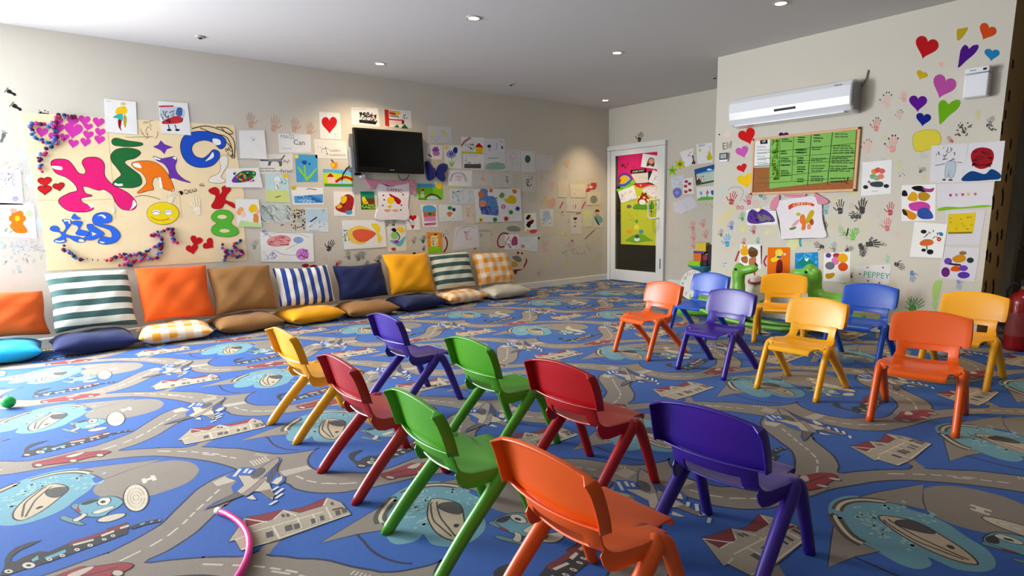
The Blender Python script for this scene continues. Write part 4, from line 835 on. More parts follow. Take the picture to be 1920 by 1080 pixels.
def d(s): s.ell('#e89c9c', 615, 730, 135, 60, '#a05860', .005, rot=-.12); s.scrib('#b04850', 500, 680, 730, 780, 26, .006, 3, .6, 0); s.ell('#8aa8d8', 835, 720, 52, 32, '#5870b0', .006); s.ell('#d890d8', 880, 880, 68, 62, '#a050b0', .006); s.scrib('#b04cb8', 825, 830, 940, 930, 22, .008, 5); s.scrib('#8890c0', 440, 840, 600, 940, 20, .005, 6); s.line('#8890a8', [(690, 830), (860, 745)], .004); s.line('#a8a8c0', [(430, 680), (600, 640), (800, 645), (960, 690)], .004, True); s.line('#8890a8', [(560, 830), (660, 880), (820, 890)], .004, True); s.scrib('#8898c8', 430, 600, 500, 660, 9, .008, 9)
P('large white sheet with a pink oval and purple round shapes above the tan cushion', 'W', 'd', [(405, 632), (1000, 645), (1012, 968), (420, 962)], d, lift=.004)
P('sheet with a red and yellow curled figure left of the small forest painting', 'W', 'd', [(1232, 170), (1462, 178), (1475, 455), (1240, 448)], lambda s: (s.blob('#a82828', [(1255, 340), (1300, 310), (1340, 230), (1400, 205), (1455, 240), (1460, 300), (1430, 400), (1360, 415), (1270, 385)]), s.blob('y', [(1310, 270), (1330, 225), (1380, 235), (1370, 290), (1330, 310)]), s.blob('#e8b030', [(1265, 330), (1310, 320), (1330, 350), (1280, 365)]), s.ell('#48a0c8', 1405, 410, 40, 25), s.scrib('k', 1320, 240, 1440, 390, 8, .005, 3)))
def d(s): s.poly('#108868', [(95, 236), (245, 236), (250, 320), (98, 300)]); s.poly('#6a3820', [(180, 310), (250, 310), (256, 400), (170, 380)]); s.blob('#e8d020', [(110, 310), (135, 290), (160, 330), (180, 370), (130, 370)]); s.ell('#f08830', 150, 350, 16, 12); s.scrib('#a8d838', 110, 380, 250, 430, 24, .012, 5)
P('small dark green painting with yellow blossoms left of the pink shirt', 'W', 'f', [(94, 234), (246, 235), (262, 436), (104, 436)], d, color='#2a6020')
def d(s): s.blob('#f0d060', [(-60, 690), (60, 620), (160, 640), (250, 700), (170, 800), (90, 830), (-20, 800)]); s.blob('#e86040', [(5, 700), (60, 665), (150, 665), (265, 705), (180, 780), (100, 800), (40, 770)], '#b84838', .006); s.blob('#f0d840', [(265, 690), (215, 600), (290, 600), (320, 660), (300, 700), (340, 760), (300, 815), (280, 740)]); s.scrib('#60a898', -100, 660, -30, 800, 14, .010, 4)
P('large white sheet with a big orange red fish with yellow tail', 'W', 'f', [(-118, 560), (362, 552), (392, 858), (-92, 888)], d, lift=.004)
def d(s): s.poly('#181818', [(200, 265), (405, 285), (385, 322), (200, 300)]); s.scrib('k', 205, 185, 400, 240, 30, .012, 4); s.poly('#e0dcdc', [(215, 235), (395, 245), (390, 285), (215, 265)]); s.scrib('#303030', 215, 190, 400, 290, 30, .008, 6); s.ell('#c05858', 345, 240, 14, 10); s.write('#8890a8', 130, 135, 350, 165, 1, .004)
P('sheet with a black and white pasted picture, left one above the television', 'W', 'e', [(112, 128), (412, 138), (432, 345), (112, 322)], d)
def d(s): s.poly('#c02820', [(482, 150), (532, 155), (540, 345), (492, 335)]); s.poly('#d8a878', [(535, 160), (640, 175), (640, 240), (540, 235)]); s.line('r', [(540, 190), (610, 205)], .02); s.ell('y', 635, 190, 28, 22); s.poly('#f0d0c0', [(540, 275), (690, 285), (685, 320), (540, 322)]); s.line('r', [(530, 262), (700, 275)], .014); s.line('R', [(695, 275), (690, 315)], .03); s.poly('G', [(590, 350), (630, 320), (650, 356)]); s.poly('G', [(670, 362), (710, 315), (755, 368)]); s.scrib('#405060', 690, 210, 740, 260, 7, .008, 4); s.line('#6078a0', [(560, 225), (650, 240)], .01)
P('collage sheet with red house strips and green trees, right one above the television', 'W', 'e', [(480, 146), (782, 168), (792, 366), (492, 345)], d)
P('faint pale sheet with light yellow patches right of the television', 'W', 'e', [(975, 335), (1240, 348), (1242, 532), (980, 525)], lambda s: (s.ell('#e0e098', 1035, 415, 28, 30), s.blob('#dcdc90', [(1115, 400), (1140, 375), (1195, 430), (1150, 440)]), s.scrib('#c0b8d8', 990, 450, 1220, 520, 14, .005, 4)), color='#d8d8dc')
def d(s): flower(s, '#9858b8', 1060, 610, 46, '#7838a0'); s.blob('#b878c8', [(1030, 630), (1100, 630), (1095, 670), (1040, 670)]); s.line('#6a3838', [(975, 655), (1015, 685)], .018)
P('sheet with a small purple blossom and a dark pencil line above the blue butterfly', 'W', 'e', [(965, 552), (1142, 555), (1130, 718), (960, 705)], d)
def d(s): 
    for i in range(12): a = i * PI / 6; s.poly('#3848b8', [(1235, 650), (1235 + 58 * math.cos(a - .15), 655 + 44 * math.sin(a - .15)), (1235 + 58 * math.cos(a + .15), 655 + 44 * math.sin(a + .15))])
    s.ell('#5868c8', 1235, 652, 28, 24); s.blob('#203880', [(1255, 610), (1275, 575), (1305, 590), (1300, 640), (1270, 640)]); s.line('g', [(1240, 700), (1242, 790)], .008); s.blob('l', [(1205, 730), (1240, 760), (1280, 728), (1250, 790), (1230, 790)]); s.ell('Y', 1180, 580, 24, 26)
P('sheet with a spiky blue flower, dark butterfly and green leaf', 'W', 'e', [(1150, 548), (1346, 555), (1358, 820), (1165, 812)], d)
def d(s): s.line('#b04848', [(1350, 560), (1385, 510), (1450, 465)], .016, True); s.line('#589050', [(1345, 575), (1400, 515), (1465, 475)], .008, True); s.poly('y', [(1510, 570), (1595, 575), (1590, 642), (1512, 638)]); s.poly('r', [(1500, 575), (1545, 525), (1600, 580)]); s.scrib('#508868', 1390, 540, 1490, 600, 14, .010, 5); s.scrib('#303840', 1380, 590, 1500, 615, 8, .006, 6); s.line('#c8d040', [(1350, 632), (1590, 640)], .02)
P('sheet with a yellow house with red roof and a rainbow arc', 'W', 'e', [(1348, 458), (1604, 468), (1604, 648), (1350, 640)], d)
def d(s): s.poly('#585458', [(1382, 765), (1570, 765), (1570, 815), (1382, 812)]); s.scrib('#303030', 1385, 740, 1560, 775, 12, .006, 3); s.scrib('#60606c', 1390, 695, 1425, 740, 6, .006, 4); s.write('#9090a0', 1390, 665, 1600, 685, 1, .004); s.ell('#a05050', 1440, 750, 8, 8)
P('sheet with a grey and black train drawing below the yellow house', 'W', 'e', [(1370, 652), (1612, 658), (1602, 828), (1375, 822)], d)
def d(s): 
    for rr, c in ((95, '#8880b0'), (80, '#b0a8d0')): s.line(c, [(1315 - rr, 960), (1315 - rr * .7, 885), (1315, 862), (1315 + rr * .7, 885), (1315 + rr, 960)], .010, True)
    s.ell('#e4dce4', 1320, 915, 45, 40, '#b8a0c0', .005); s.ell('#806890', 1305, 910, 6, 8); s.ell('#806890', 1335, 910, 6, 8); s.line('#a07890', [(1300, 942), (1340, 942)], .006)
P('sheet with a grey rainbow over a small round face, right of the butterfly', 'W', 'e', [(1202, 832), (1472, 838), (1466, 1018), (1208, 1010)], d)
def d(s): s.ell('#1c3468', 222, 205, 22, 18); s.line('#e87850', [(222, 225), (230, 260)], .014); s.line('k', [(305, 165), (305, 245)], .006); s.line('k', [(345, 150), (375, 152)], .006); s.ell('#50588c', 368, 220, 12, 20); s.write('#6870a0', 215, 325, 370, 355, 1, .008); s.blob('#98b8a8', [(180, 430), (230, 395), (330, 385), (400, 420), (380, 465), (200, 468)]); s.scrib('#70a088', 190, 400, 395, 460, 20, .006, 5)
P('sheet with small pencil figures over a grey green mound', 'W', 'g', [(165, 116), (396, 124), (412, 480), (172, 472)], d, color='#dcdde0')
P('pale sheet with a thin grey pencil flower, left of the green balloon sheet', 'W', 'g', [(415, 236), (575, 242), (570, 482), (415, 476)], lambda s: (s.scrib('#9898a8', 450, 260, 530, 350, 14, .004, 3), s.scrib('#c890a0', 460, 340, 500, 400, 8, .005, 4), s.line('#a0a0a8', [(485, 350), (490, 430)], .004)), color='#d6d4d4')
P('white sheet with one dark green oval balloon', 'W', 'g', [(580, 256), (736, 262), (742, 498), (586, 492)], lambda s: (s.ell('#386858', 655, 350, 32, 44), s.line('#687870', [(655, 395), (660, 430)], .004)), color='#dcdad8')
P('almost empty sheet with a faint purple mark, topmost right of the paper rows', 'W', 'g', [(748, 302), (946, 312), (936, 478), (750, 472)], lambda s: s.line('#b0a0c0', [(845, 335), (880, 330), (905, 350)], .005), color='#d6d2d2')
P('faint sheet with a tiny orange dot above the large collage', 'W', 'g', [(30, 506), (265, 512), (265, 668), (32, 660)], lambda s: (s.ell('#e0b898', 150, 575, 22, 22), s.line('#c8d0a0', [(60, 645), (240, 648)], .005)), color='#d2cec8')
P('faint lined sheet with three small dark dots above the large collage', 'W', 'g', [(270, 506), (492, 502), (482, 668), (272, 660)], lambda s: (s.ell('#606468', 422, 552, 10, 9), s.ell('#606468', 424, 580, 10, 9), s.ell('#606468', 428, 604, 10, 9), s.line('#c0c0c0', [(285, 580), (400, 580)], .004)), color='#d0ccc4')
P('small sheet with black scribbled strokes', 'W', 'g', [(596, 526), (745, 530), (736, 716), (600, 710)], lambda s: (s.scrib('#282830', 635, 575, 700, 655, 12, .009, 4), s.scrib('#706870', 600, 540, 720, 700, 12, .005, 5)), color='#d8d2cc')
P('tall pale sheet with a faint tan outline flower', 'W', 'g', [(764, 480), (912, 482), (906, 716), (766, 710)], lambda s: (s.ell('#d0c098', 815, 560, 16, 30), s.scrib('#c8bcb0', 780, 500, 890, 690, 10, .004, 3)), color='#d2cac0')
def d(s):
    s.blob('#6080c0', [(120, 700), (160, 685), (205, 700), (205, 760), (270, 770), (310, 830), (325, 975), (250, 980), (160, 970), (120, 920), (105, 850)]); s.scrib('#4050b0', 130, 880, 320, 970, 34, .010, 4); s.scrib('#58a0c8', 215, 780, 310, 900, 24, .010, 5); s.ell('#c87850', 130, 745, 34, 40); s.ell('#d89070', 150, 850, 40, 40); s.ell('#cc7850', 240, 705, 20, 22)
    s.blob('#d8b818', [(385, 800), (430, 790), (450, 760), (500, 765), (525, 800), (510, 850), (440, 850), (400, 825)]); s.blob('#e07820', [(480, 700), (510, 690), (535, 720), (500, 740)]); s.blob('#68a048', [(330, 770), (360, 725), (395, 750), (370, 790)])
    for c, x, y, m_ in (('#c868a8', 380, 885, 'w'), ('#5a9a50', 465, 948, 'G'), ('#3858a0', 540, 908, 'B'), ('#d8c848', 125, 1035, 'k'), ('#4a8a58', 285, 1030, 'G'), ('#b84038', 410, 1020, 'R')): flower(s, c, x, y, 30, m_)
P('large collage sheet with a blue robed figure, a yellow chick and paper flowers', 'W', 'g', [(50, 690), (572, 682), (592, 1052), (75, 1062)], d, color='#e6e4e4', lift=.004)
P('narrow sheet with black, yellow and red blots beside the large collage', 'W', 'h', [(615, 240), (748, 232), (760, 462), (625, 445)], lambda s: (s.blob('k', [(635, 300), (660, 258), (690, 265), (665, 310)]), s.blob('#501820', [(650, 340), (720, 310), (715, 350), (670, 370)]), s.ell('y', 690, 300, 18, 14), s.blob('k', [(640, 360), (690, 350), (680, 400), (650, 390)]), s.blob('#c84868', [(680, 430), (755, 422), (750, 455), (690, 460)]), s.ell('y', 655, 440, 18, 18)))
P('pale sheet with a light blue pencil figure right of the collage', 'W', 'h', [(790, 190), (942, 192), (942, 392), (812, 386)], lambda s: (s.blob('#b0c4d8', [(830, 230), (890, 215), (910, 290), (860, 340), (830, 310)]), s.scrib('#7890b8', 820, 220, 920, 370, 16, .005, 3), s.line('#c8c890', [(810, 300), (830, 380)], .01)), color='#d8dcdc')
P('very pale blue scribbled sheet above the balloons sheet', 'W', 'f', [(1088, 205), (1370, 205), (1372, 375), (1108, 370)], lambda s: (s.scrib('#b4c8dc', 1120, 220, 1350, 360, 40, .006, 4), s.ell('#506090', 1198, 232, 9, 9)), color='#d4dce0')
P('sheet with green, navy and orange round balloons drawn small', 'W', 'f', [(978, 380), (1232, 385), (1250, 560), (985, 572)], lambda s: (s.ell('#3a8858', 1100, 420, 26, 22), s.ell('#28285c', 1145, 438, 20, 20), s.blob('#d87848', [(1065, 480), (1100, 460), (1130, 480), (1095, 520)]), s.scrib('#a0b8b8', 1000, 480, 1200, 550, 12, .004, 3)), color='#dce2e2')
P('thin sheet with a brown pencil outline left of the large collage', 'W', 'f', [(1250, 388), (1382, 385), (1384, 592), (1256, 590)], lambda s: s.scrib('#c09078', 1280, 420, 1360, 520, 14, .005, 4), color='#dccfc0')
P('pale sheet with a faint rose coloured tree inside a grey arc', 'W', 'f', [(1165, 640), (1415, 610), (1432, 860), (1130, 905)], lambda s: (s.scrib('#d8a8b8', 1260, 680, 1350, 780, 22, .007, 4), s.line('#a8a8b0', [(1165, 760), (1200, 670), (1290, 630), (1390, 640)], .007, True)), color='#dcd8dc')
def d(s): s.poly('#4aa0c8', [(732, 146), (960, 150), (935, 192), (735, 190)]); s.blob('y', [(935, 160), (975, 145), (1010, 160), (1005, 205), (960, 200)]); s.poly('r', [(770, 230), (800, 195), (810, 230)]); s.poly('#e8d0c8', [(772, 230), (808, 230), (806, 295), (776, 292)]); s.line('#6a2820', [(820, 310), (865, 275), (910, 268), (960, 285), (1000, 320)], .018, True); s.blob('#b8e0e0', [(840, 318), (880, 290), (930, 290), (970, 320)]); s.poly('G', [(745, 312), (850, 318), (845, 326), (746, 324)])
P('bright green landscape painting with a corner sun below the butterfly', 'W', 'f', [(730, 142), (1015, 150), (1022, 326), (745, 324)], d, color='#7ac828')
def d(s): s.blob('#50a8d0', [(792, 450), (800, 405), (840, 390), (900, 392), (940, 420), (940, 470), (870, 475), (800, 465)]); s.poly('#b86848', [(800, 465), (940, 462), (944, 515), (805, 520)]); s.ell('G', 875, 488, 20, 18); s.poly('#d888c0', [(808, 520), (940, 518), (945, 570), (812, 570)]); s.line('#f0e8f0', [(812, 585), (940, 570)], .014); s.line('#b83878', [(812, 600), (945, 588)], .014); s.line('#c03048', [(815, 612), (940, 604)], .012)
P('sheet with a striped blue, brown and pink jar below the green landscape', 'W', 'f', [(772, 380), (950, 380), (965, 632), (800, 628)], d)
P('white sheet with a red heart topped ice cream cone', 'W', 'f', [(600, 505), (755, 512), (770, 665), (618, 668)], lambda s: (s.heart('r', 683, 530, 85, 70), s.poly('#c8d8e0', [(645, 570), (720, 572), (690, 620)]), s.poly('r', [(665, 612), (705, 615), (686, 658)]), s.line('#803040', [(640, 560), (682, 655)], .008)))
def d(s): s.blob('y', [(500, 650), (560, 640), (590, 680), (550, 700)], None); s.blob('k', [(440, 660), (480, 645), (500, 680), (470, 690)]); s.ell('#90c870', 480, 730, 40, 40, '#58a0a0', .006); s.blob('#60b8c8', [(425, 790), (470, 780), (520, 800), (590, 740), (600, 760), (550, 850), (480, 830)]); s.blob('#9828a8', [(475, 790), (515, 780), (525, 808), (480, 815)]); s.line('k', [(500, 690), (535, 740), (520, 780)], .012, True); s.blob('#b04838', [(445, 870), (490, 868), (485, 900), (450, 895)])
P('sheet with a turquoise and green round figure between the fish and the orange sheet', 'W', 'f', [(392, 625), (600, 620), (612, 900), (405, 915)], d, color='#e2e0d4')
P('small sheet with an orange background and bright green grass', 'W', 'f', [(838, 692), (1010, 696), (1016, 922), (856, 930)], lambda s: (s.poly('#f4e0a0', [(880, 730), (970, 730), (965, 850), (890, 850)]), s.scrib('#c05820', 850, 700, 1005, 760, 14, .006, 3), s.scrib('#606060', 890, 750, 960, 840, 14, .005, 4), s.poly('#88d020', [(858, 870), (910, 850), (1010, 865), (1015, 920), (860, 928)]), s.ell('k', 938, 718, 14, 10)), color='#e89428')
P('small sheet with magenta and purple scribbles ringed by a dark red arc', 'W', 'h', [(400, 480), (555, 476), (555, 640), (400, 645)], lambda s: (s.scrib('#b03878', 400, 500, 460, 600, 14, .010, 3), s.blob('#a84870', [(470, 560), (500, 500), (535, 510), (540, 590), (490, 600)]), s.scrib('#5858a8', 420, 580, 540, 630, 14, .008, 4)))
P('pale blue lined sheet with a small orange star', 'W', 'h', [(556, 500), (770, 502), (762, 672), (560, 645)], lambda s: (s.scrib('#b0c8e0', 570, 510, 750, 640, 16, .004, 3), s.poly('#e07838', [(600, 585), (612, 600), (635, 605), (615, 615), (620, 635), (600, 622), (578, 632), (588, 612), (568, 600), (590, 600)])), color='#d8e0e6')
P('sheet with grey and yellow paint partly hidden behind the checked cushion', 'W', 'h', [(480, 705), (622, 705), (606, 868), (500, 872)], lambda s: (s.blob('#808078', [(480, 735), (540, 715), (590, 760), (550, 790)]), s.blob('#c8a838', [(480, 790), (520, 780), (545, 830), (490, 840)])), color='#d8ccb8')
for lab, q, dd, col in (('blank cream sheet left of the three small notes near the door', [(990, 580), (1112, 585), (1100, 782), (995, 780)], lambda s: None, '#dccfb8'),
        ('cream note sheet casting a shadow on its left, near the door', [(1128, 630), (1302, 632), (1302, 782), (1142, 782)], lambda s: (s.line('#b8b0a8', [(1160, 690), (1280, 700)], .004), s.ell('#c0c098', 1182, 740, 8, 8)), '#e2d6c0'),
        ('cream sheet with a grey round stamp-like drawing near the door', [(1318, 722), (1476, 720), (1478, 860), (1318, 872)], lambda s: (s.ell('#909080', 1398, 805, 38, 42, '#505048', .008), s.line('#404038', [(1398, 790), (1400, 825)], .008)), '#dcd0b8'),
        ('sheet with two short red strokes near the door', [(1085, 792), (1256, 796), (1252, 945), (1090, 940)], lambda s: (s.line('#c06060', [(1168, 865), (1172, 905)], .008), s.line('#903840', [(1195, 862), (1192, 908)], .012), s.line('#b8d0a0', [(1105, 850), (1100, 905)], .01)), '#ddd4c8')):
    P(lab, 'W', 'g', q, dd, color=col, lift=.002)
P('narrow sheet with a black heart and two small marks near the door', 'W', 'h', [(1140, 270), (1260, 266), (1266, 472), (1145, 476)], lambda s: (s.heart('#202430', 1190, 300, 44, 40), s.line('#303440', [(1175, 345), (1200, 345)], .008), s.ell('#808088', 1185, 385, 14, 10)), color='#dcd4cc')
P('narrow pale green sheet beside the black heart sheet', 'W', 'h', [(1272, 200), (1390, 206), (1380, 392), (1276, 390)], lambda s: s.blob('#dce088', [(1290, 215), (1345, 215), (1330, 280), (1300, 290)]), color='#d6d6b8')
P('sheet with a teal robed figure in a dark red hat, last drawing before the door', 'W', 'h', [(1400, 195), (1510, 200), (1500, 402), (1402, 402)], lambda s: (s.blob('#702820', [(1410, 215), (1440, 195), (1465, 215), (1440, 228)]), s.ell('#e8a878', 1438, 242, 24, 20), s.blob('#80b0a8', [(1405, 270), (1460, 262), (1500, 310), (1480, 350), (1430, 340)]), s.blob('#285868', [(1405, 280), (1430, 300), (1465, 370), (1440, 360)])), color='#d8cfc0')
cutout('small cluster of red paper petals near the door', 'W', 'g', lambda s: (s.blob('#c04840', [(1310, 715), (1325, 680), (1360, 665), (1370, 620), (1425, 620), (1430, 650), (1410, 690), (1370, 690), (1345, 715)]), s.ell('#f0c8b8', 1365, 665, 22, 14)))
# ---- far wall between door and pillar
P('white sheet with a dark brown tree drawn in pencil, right of the door', 'F', 'i', [(1040, 398), (1222, 345), (1246, 548), (1120, 602)], lambda s: (s.blob('#5a3828', [(1205, 450), (1225, 440), (1235, 500), (1255, 550), (1200, 555), (1220, 510)]), s.scrib('#806860', 1150, 380, 1240, 460, 12, .006, 3)))
P('sheet with a yellow pear, a small sun and blue writing beside the pillar', 'F', 'i', [(1265, 292), (1482, 268), (1486, 535), (1278, 562)], lambda s: (s.text('#3850a0', 'Bahar', 1340, 305, .05, .05), s.ell('#d8d060', 1315, 370, 18, 20), s.blob('#c8c020', [(1440, 370), (1460, 420), (1482, 480), (1430, 510), (1405, 470), (1425, 420)]), s.line('#907048', [(1450, 310), (1455, 370)], .005)))
def d(s): s.poly('#2858a0', [(1242, 638), (1535, 562), (1535, 610), (1250, 690)]); s.poly('#58a8d8', [(1262, 690), (1535, 615), (1535, 650), (1268, 705)]); s.poly('#c8d8c8', [(1265, 700), (1535, 650), (1535, 770), (1275, 820)]); s.poly('#5a3828', [(1255, 800), (1300, 750), (1340, 800), (1265, 845)]); s.line('#3c5838', [(1265, 835), (1530, 780)], .02); s.scrib('#c07088', 1270, 720, 1370, 780, 12, .008, 5); s.ell('#e0f0f8', 1440, 632, 34, 12)
P('framed looking seaside picture with deep blue sky beside the pillar', 'F', 'i', [(1238, 632), (1536, 556), (1532, 792), (1264, 850)], d, color='#203050')
P('sheet with green grass and small blue and red flowers beside the pillar', 'F', 'i', [(1268, 872), (1540, 850), (1532, 1040), (1276, 1056)], lambda s: (s.poly('#68b838', [(1275, 1040), (1330, 1000), (1530, 1000), (1530, 1038), (1276, 1054)]), s.poly('#b85840', [(1395, 960), (1415, 900), (1435, 955)]), s.line('#6898b8', [(1412, 955), (1412, 1000)], .02), s.blob('#3860b0', [(1460, 925), (1500, 915), (1520, 960), (1480, 975)]), s.blob('#88a8d8', [(1310, 935), (1340, 930), (1345, 975), (1320, 975)])))
P('pale blue sheet below the yellow green star cut-outs', 'F', 'i', [(925, 745), (1092, 700), (1096, 860), (935, 880)], lambda s: s.scrib('#a8b8d8', 945, 750, 1080, 850, 14, .006, 2), color='#d4dce2')
def d(s):
    for x, y in ((1130, 795), (1175, 825), (1120, 858), (1180, 912), (1125, 932)): s.ell('#b83848', x, y, 25, 20)
P('narrow sheet with round dark red dots right of the door', 'F', 'i', [(1088, 762), (1216, 738), (1232, 960), (1090, 962)], d)
P('folded pale lilac sheet hanging low right of the door', 'F', 'j', [(842, 62), (1060, -22), (1132, 100), (955, 205), (850, 170)], lambda s: (s.line('#b0b0c0', [(970, 80), (1015, 130)], .005), s.line('#a0a0b0', [(955, 200), (1010, 165)], .008)), color='#d8d6de')
def star(s, c, x, y, R_, r2, n=5, rot=-PI / 2): s.poly(c, [(x + (R_ if i % 2 == 0 else r2) * math.cos(rot + i * PI / n), y + (R_ if i % 2 == 0 else r2) * math.sin(rot + i * PI / n)) for i in range(2 * n)])
cutout('yellow paper flower cut-out right of the door', 'F', 'i', lambda s: (star(s, '#c8c820', 1045, 562, 80, 40, 6), s.ell('#787810', 1045, 560, 24, 24)))
cutout('bright green star cut-out touching the door frame side', 'F', 'i', lambda s: (star(s, '#98c828', 942, 648, 78, 34), s.ell('#60a020', 940, 645, 22, 20)))
cutout('purple blue paper flower cut-out below the pale blue sheet', 'F', 'i', lambda s: (s.blob('#7078c8', [(950, 920), (1000, 880), (1055, 900), (1065, 970), (1000, 1020), (960, 980)]), s.ell('#9098e0', 1005, 945, 26, 24)))
# ---- pillar front
GH = 'paper hearts on the pillar'
for lab, fr, c, x, y, w_, h_, ro in (('red paper heart left of the cork board under the air conditioner', 'k', '#cc1414', 330, 672, 175, 165, -.35), ('pink paper heart below the red one beside the cork board', 'k', '#c858b0', 280, 832, 130, 118, -.3), ('small red paper heart between pink and yellow hearts', 'k', '#d01c1c', 278, 998, 105, 88, -.35),
        ('yellow paper heart at the lower left corner of the cork board', 'l', '#f0c410', 285, 88, 150, 130, -.25), ('dark purple paper heart peeping from behind the top of the cork board', 'k', '#38104c', 700, 672, 100, 80, 0),
        ('large crimson paper heart at the top left of the heart cluster', 'm', '#b00c14', 672, 330, 215, 205, .3), ('yellow paper heart leaning between crimson and orange hearts', 'm', '#b89808', 992, 215, 90, 115, .55), ('orange paper heart at the top right of the cluster', 'm', '#c84408', 1232, 190, 160, 150, .45),
        ('tall purple paper heart with a long tip', 'm', '#48087c', 1045, 420, 170, 205, .42), ('small light blue paper heart above the white dispenser', 'm', '#1878b0', 1275, 400, 140, 110, .1), ('small yellow paper heart below the crimson one', 'm', '#c8a408', 628, 590, 105, 80, .4),
        ('large pink paper heart in the middle of the cluster', 'm', '#b04898', 832, 690, 215, 215, .35), ('purple paper heart at the lower left of the cluster', 'm', '#580888', 595, 845, 165, 150, .05), ('lime green paper heart lowest right of the cluster', 'm', '#68a808', 872, 925, 200, 225, .35), ('navy blue paper heart lowest in the cluster', 'm', '#0c1c80', 645, 995, 138, 120, .15)):
    own = {'tall purple': [(975, 440), (990, 360), (1025, 316), (1052, 330), (1065, 352), (1100, 322), (1145, 315), (1148, 345), (1110, 400), (1040, 460), (968, 525), (970, 480)],
           'lime green': [(785, 930), (785, 860), (815, 825), (850, 832), (874, 862), (915, 832), (965, 820), (985, 850), (950, 910), (880, 965), (800, 1045), (790, 990)],
           'yellow paper heart leaning': [(952, 215), (958, 172), (990, 165), (1020, 160), (1052, 156), (1030, 205), (985, 262), (958, 272)]}
    cut = [v for k, v in own.items() if lab.startswith(k)]
    if cut: cutout(lab, 'C', fr, lambda s, c=c, q=cut[0]: s.blob(c, q), name='paper_heart', cat='heart', group=GH)
    else: cutout(lab, 'C', fr, lambda s, c=c, x=x, y=y, w_=w_, h_=h_, ro=ro: s.heart(c, x, y, w_, h_, ro), name='paper_heart', cat='heart', group=GH)
def d(s): s.blob('#5a3890', [(310, 390), (350, 355), (400, 380), (440, 350), (520, 400), (555, 465), (480, 475), (380, 490), (305, 470)]); s.blob('#787078', [(380, 420), (440, 400), (540, 450), (420, 465)]); s.scrib('#301850', 320, 370, 540, 470, 16, .008, 4); s.ell('y', 425, 345, 12, 12); s.write('#5060b0', 460, 335, 555, 375, 2, .005)
P('sheet with a purple and grey scribbled vehicle left of the pink shirt', 'C', 'l', [(292, 362), (560, 322), (576, 496), (300, 500)], d)
def d(s): 
    for x, y, c in ((215, 495, '#e88838'), (250, 480, '#d85848'), (290, 490, '#d86858'), (200, 545, '#80a878'), (240, 560, '#90b088'), (280, 545, '#e08868')): s.ell(c, x, y, 34, 26)
    s.blob('#404848', [(170, 610), (240, 595), (300, 605), (290, 650), (190, 645)]); s.ell('#282828', 125, 652, 26, 20); s.ell('#282828', 335, 642, 28, 20); s.ell('#606878', 160, 600, 14, 12); s.write('#8088a0', 190, 690, 270, 696, 1, .004)
P('white sheet with an orange and green bundle on dark wheels right of the cork board', 'C', 'n', [(95, 402), (392, 374), (382, 718), (78, 742)], d)
def d(s): s.ell('#e8a818', 275, 745, 40, 38); s.blob('#e8a818', [(250, 705), (262, 680), (275, 700), (290, 680), (300, 710)]); s.ell('#6a3a20', 355, 755, 45, 46); s.blob('#685840', [(310, 735), (340, 700), (400, 735), (360, 740)]); s.blob('#a86838', [(245, 800), (300, 790), (300, 850), (255, 840)]); s.blob('#b87848', [(320, 810), (380, 800), (370, 880), (320, 870)]); s.blob('#402848', [(370, 840), (400, 870), (390, 890), (375, 880)])
P('tall sheet with a yellow crowned head and a brown capped head behind the dinosaur', 'C', 'l', [(240, 680), (422, 680), (428, 905), (222, 900)], d)
def d(s): s.blob('#f0d820', [(560, 740), (600, 720), (630, 750), (610, 790), (575, 830), (530, 840), (520, 810), (560, 790)]); s.ell('#f0c8a0', 592, 760, 18, 20); s.poly('#4858a8', [(572, 785), (615, 785), (612, 805), (575, 805)]); s.blob('#7c2020', [(580, 830), (620, 830), (625, 920), (590, 950), (565, 930)]); s.ell('#f4c0a0', 645, 770, 14, 12)
P('bright orange sheet with a yellow haired figure in a dark red skirt', 'C', 'l', [(490, 706), (696, 706), (692, 968), (484, 960)], d, color='#e87010')
def d(s): s.scrib('#58b8e8', 755, 760, 945, 850, 24, .010, 3); s.blob('#108878', [(765, 860), (800, 820), (850, 805), (900, 830), (930, 880), (850, 880)]); s.blob('#f4f4f4', [(830, 800), (848, 812), (865, 798), (858, 830), (838, 830)])
P('blue painted sheet with a green hill and white bird behind the right dinosaur head', 'C', 'l', [(742, 758), (952, 750), (955, 960), (738, 955)], d, color='#1888d0')
def d(s):
    for c, x, y, rx, ry in (('#504890', 1048, 780, 26, 22), ('#b83048', 1122, 780, 34, 22), ('#d878b0', 1112, 830, 36, 38), ('#e8a818', 1180, 805, 48, 44), ('#707080', 1062, 875, 44, 36), ('#d85018', 1182, 885, 46, 40)): s.ell(c, x, y, rx, ry)
    s.blob('#c89018', [(1025, 950), (1060, 945), (1095, 940), (1105, 965), (1060, 995), (1025, 985)])
P('white sheet with round painted balloons in pink, yellow, grey and orange', 'C', 'l', [(1008, 760), (1252, 750), (1246, 1032), (1000, 1014)], d)
def d(s):
    s.text('#3c9c7c', 'PEPPEY', 850, 520, .072, -.03); 
    for x, y, c in ((530, 225, '#a06080'), (1095, 230, '#806878'), (250, 465, '#706850'), (545, 720, '#8a2840'), (960, 790, '#7a2030')): s.heart('#e8b0c0', x, y, 120, 100); s.ell(c, x, y, 34, 28)
P('white sheet with teal block letters and small pink flowers above the blue chair', 'C', 'y', [(80, 190), (1400, 110), (1330, 830), (40, 780)], d, color='#dcdadc')
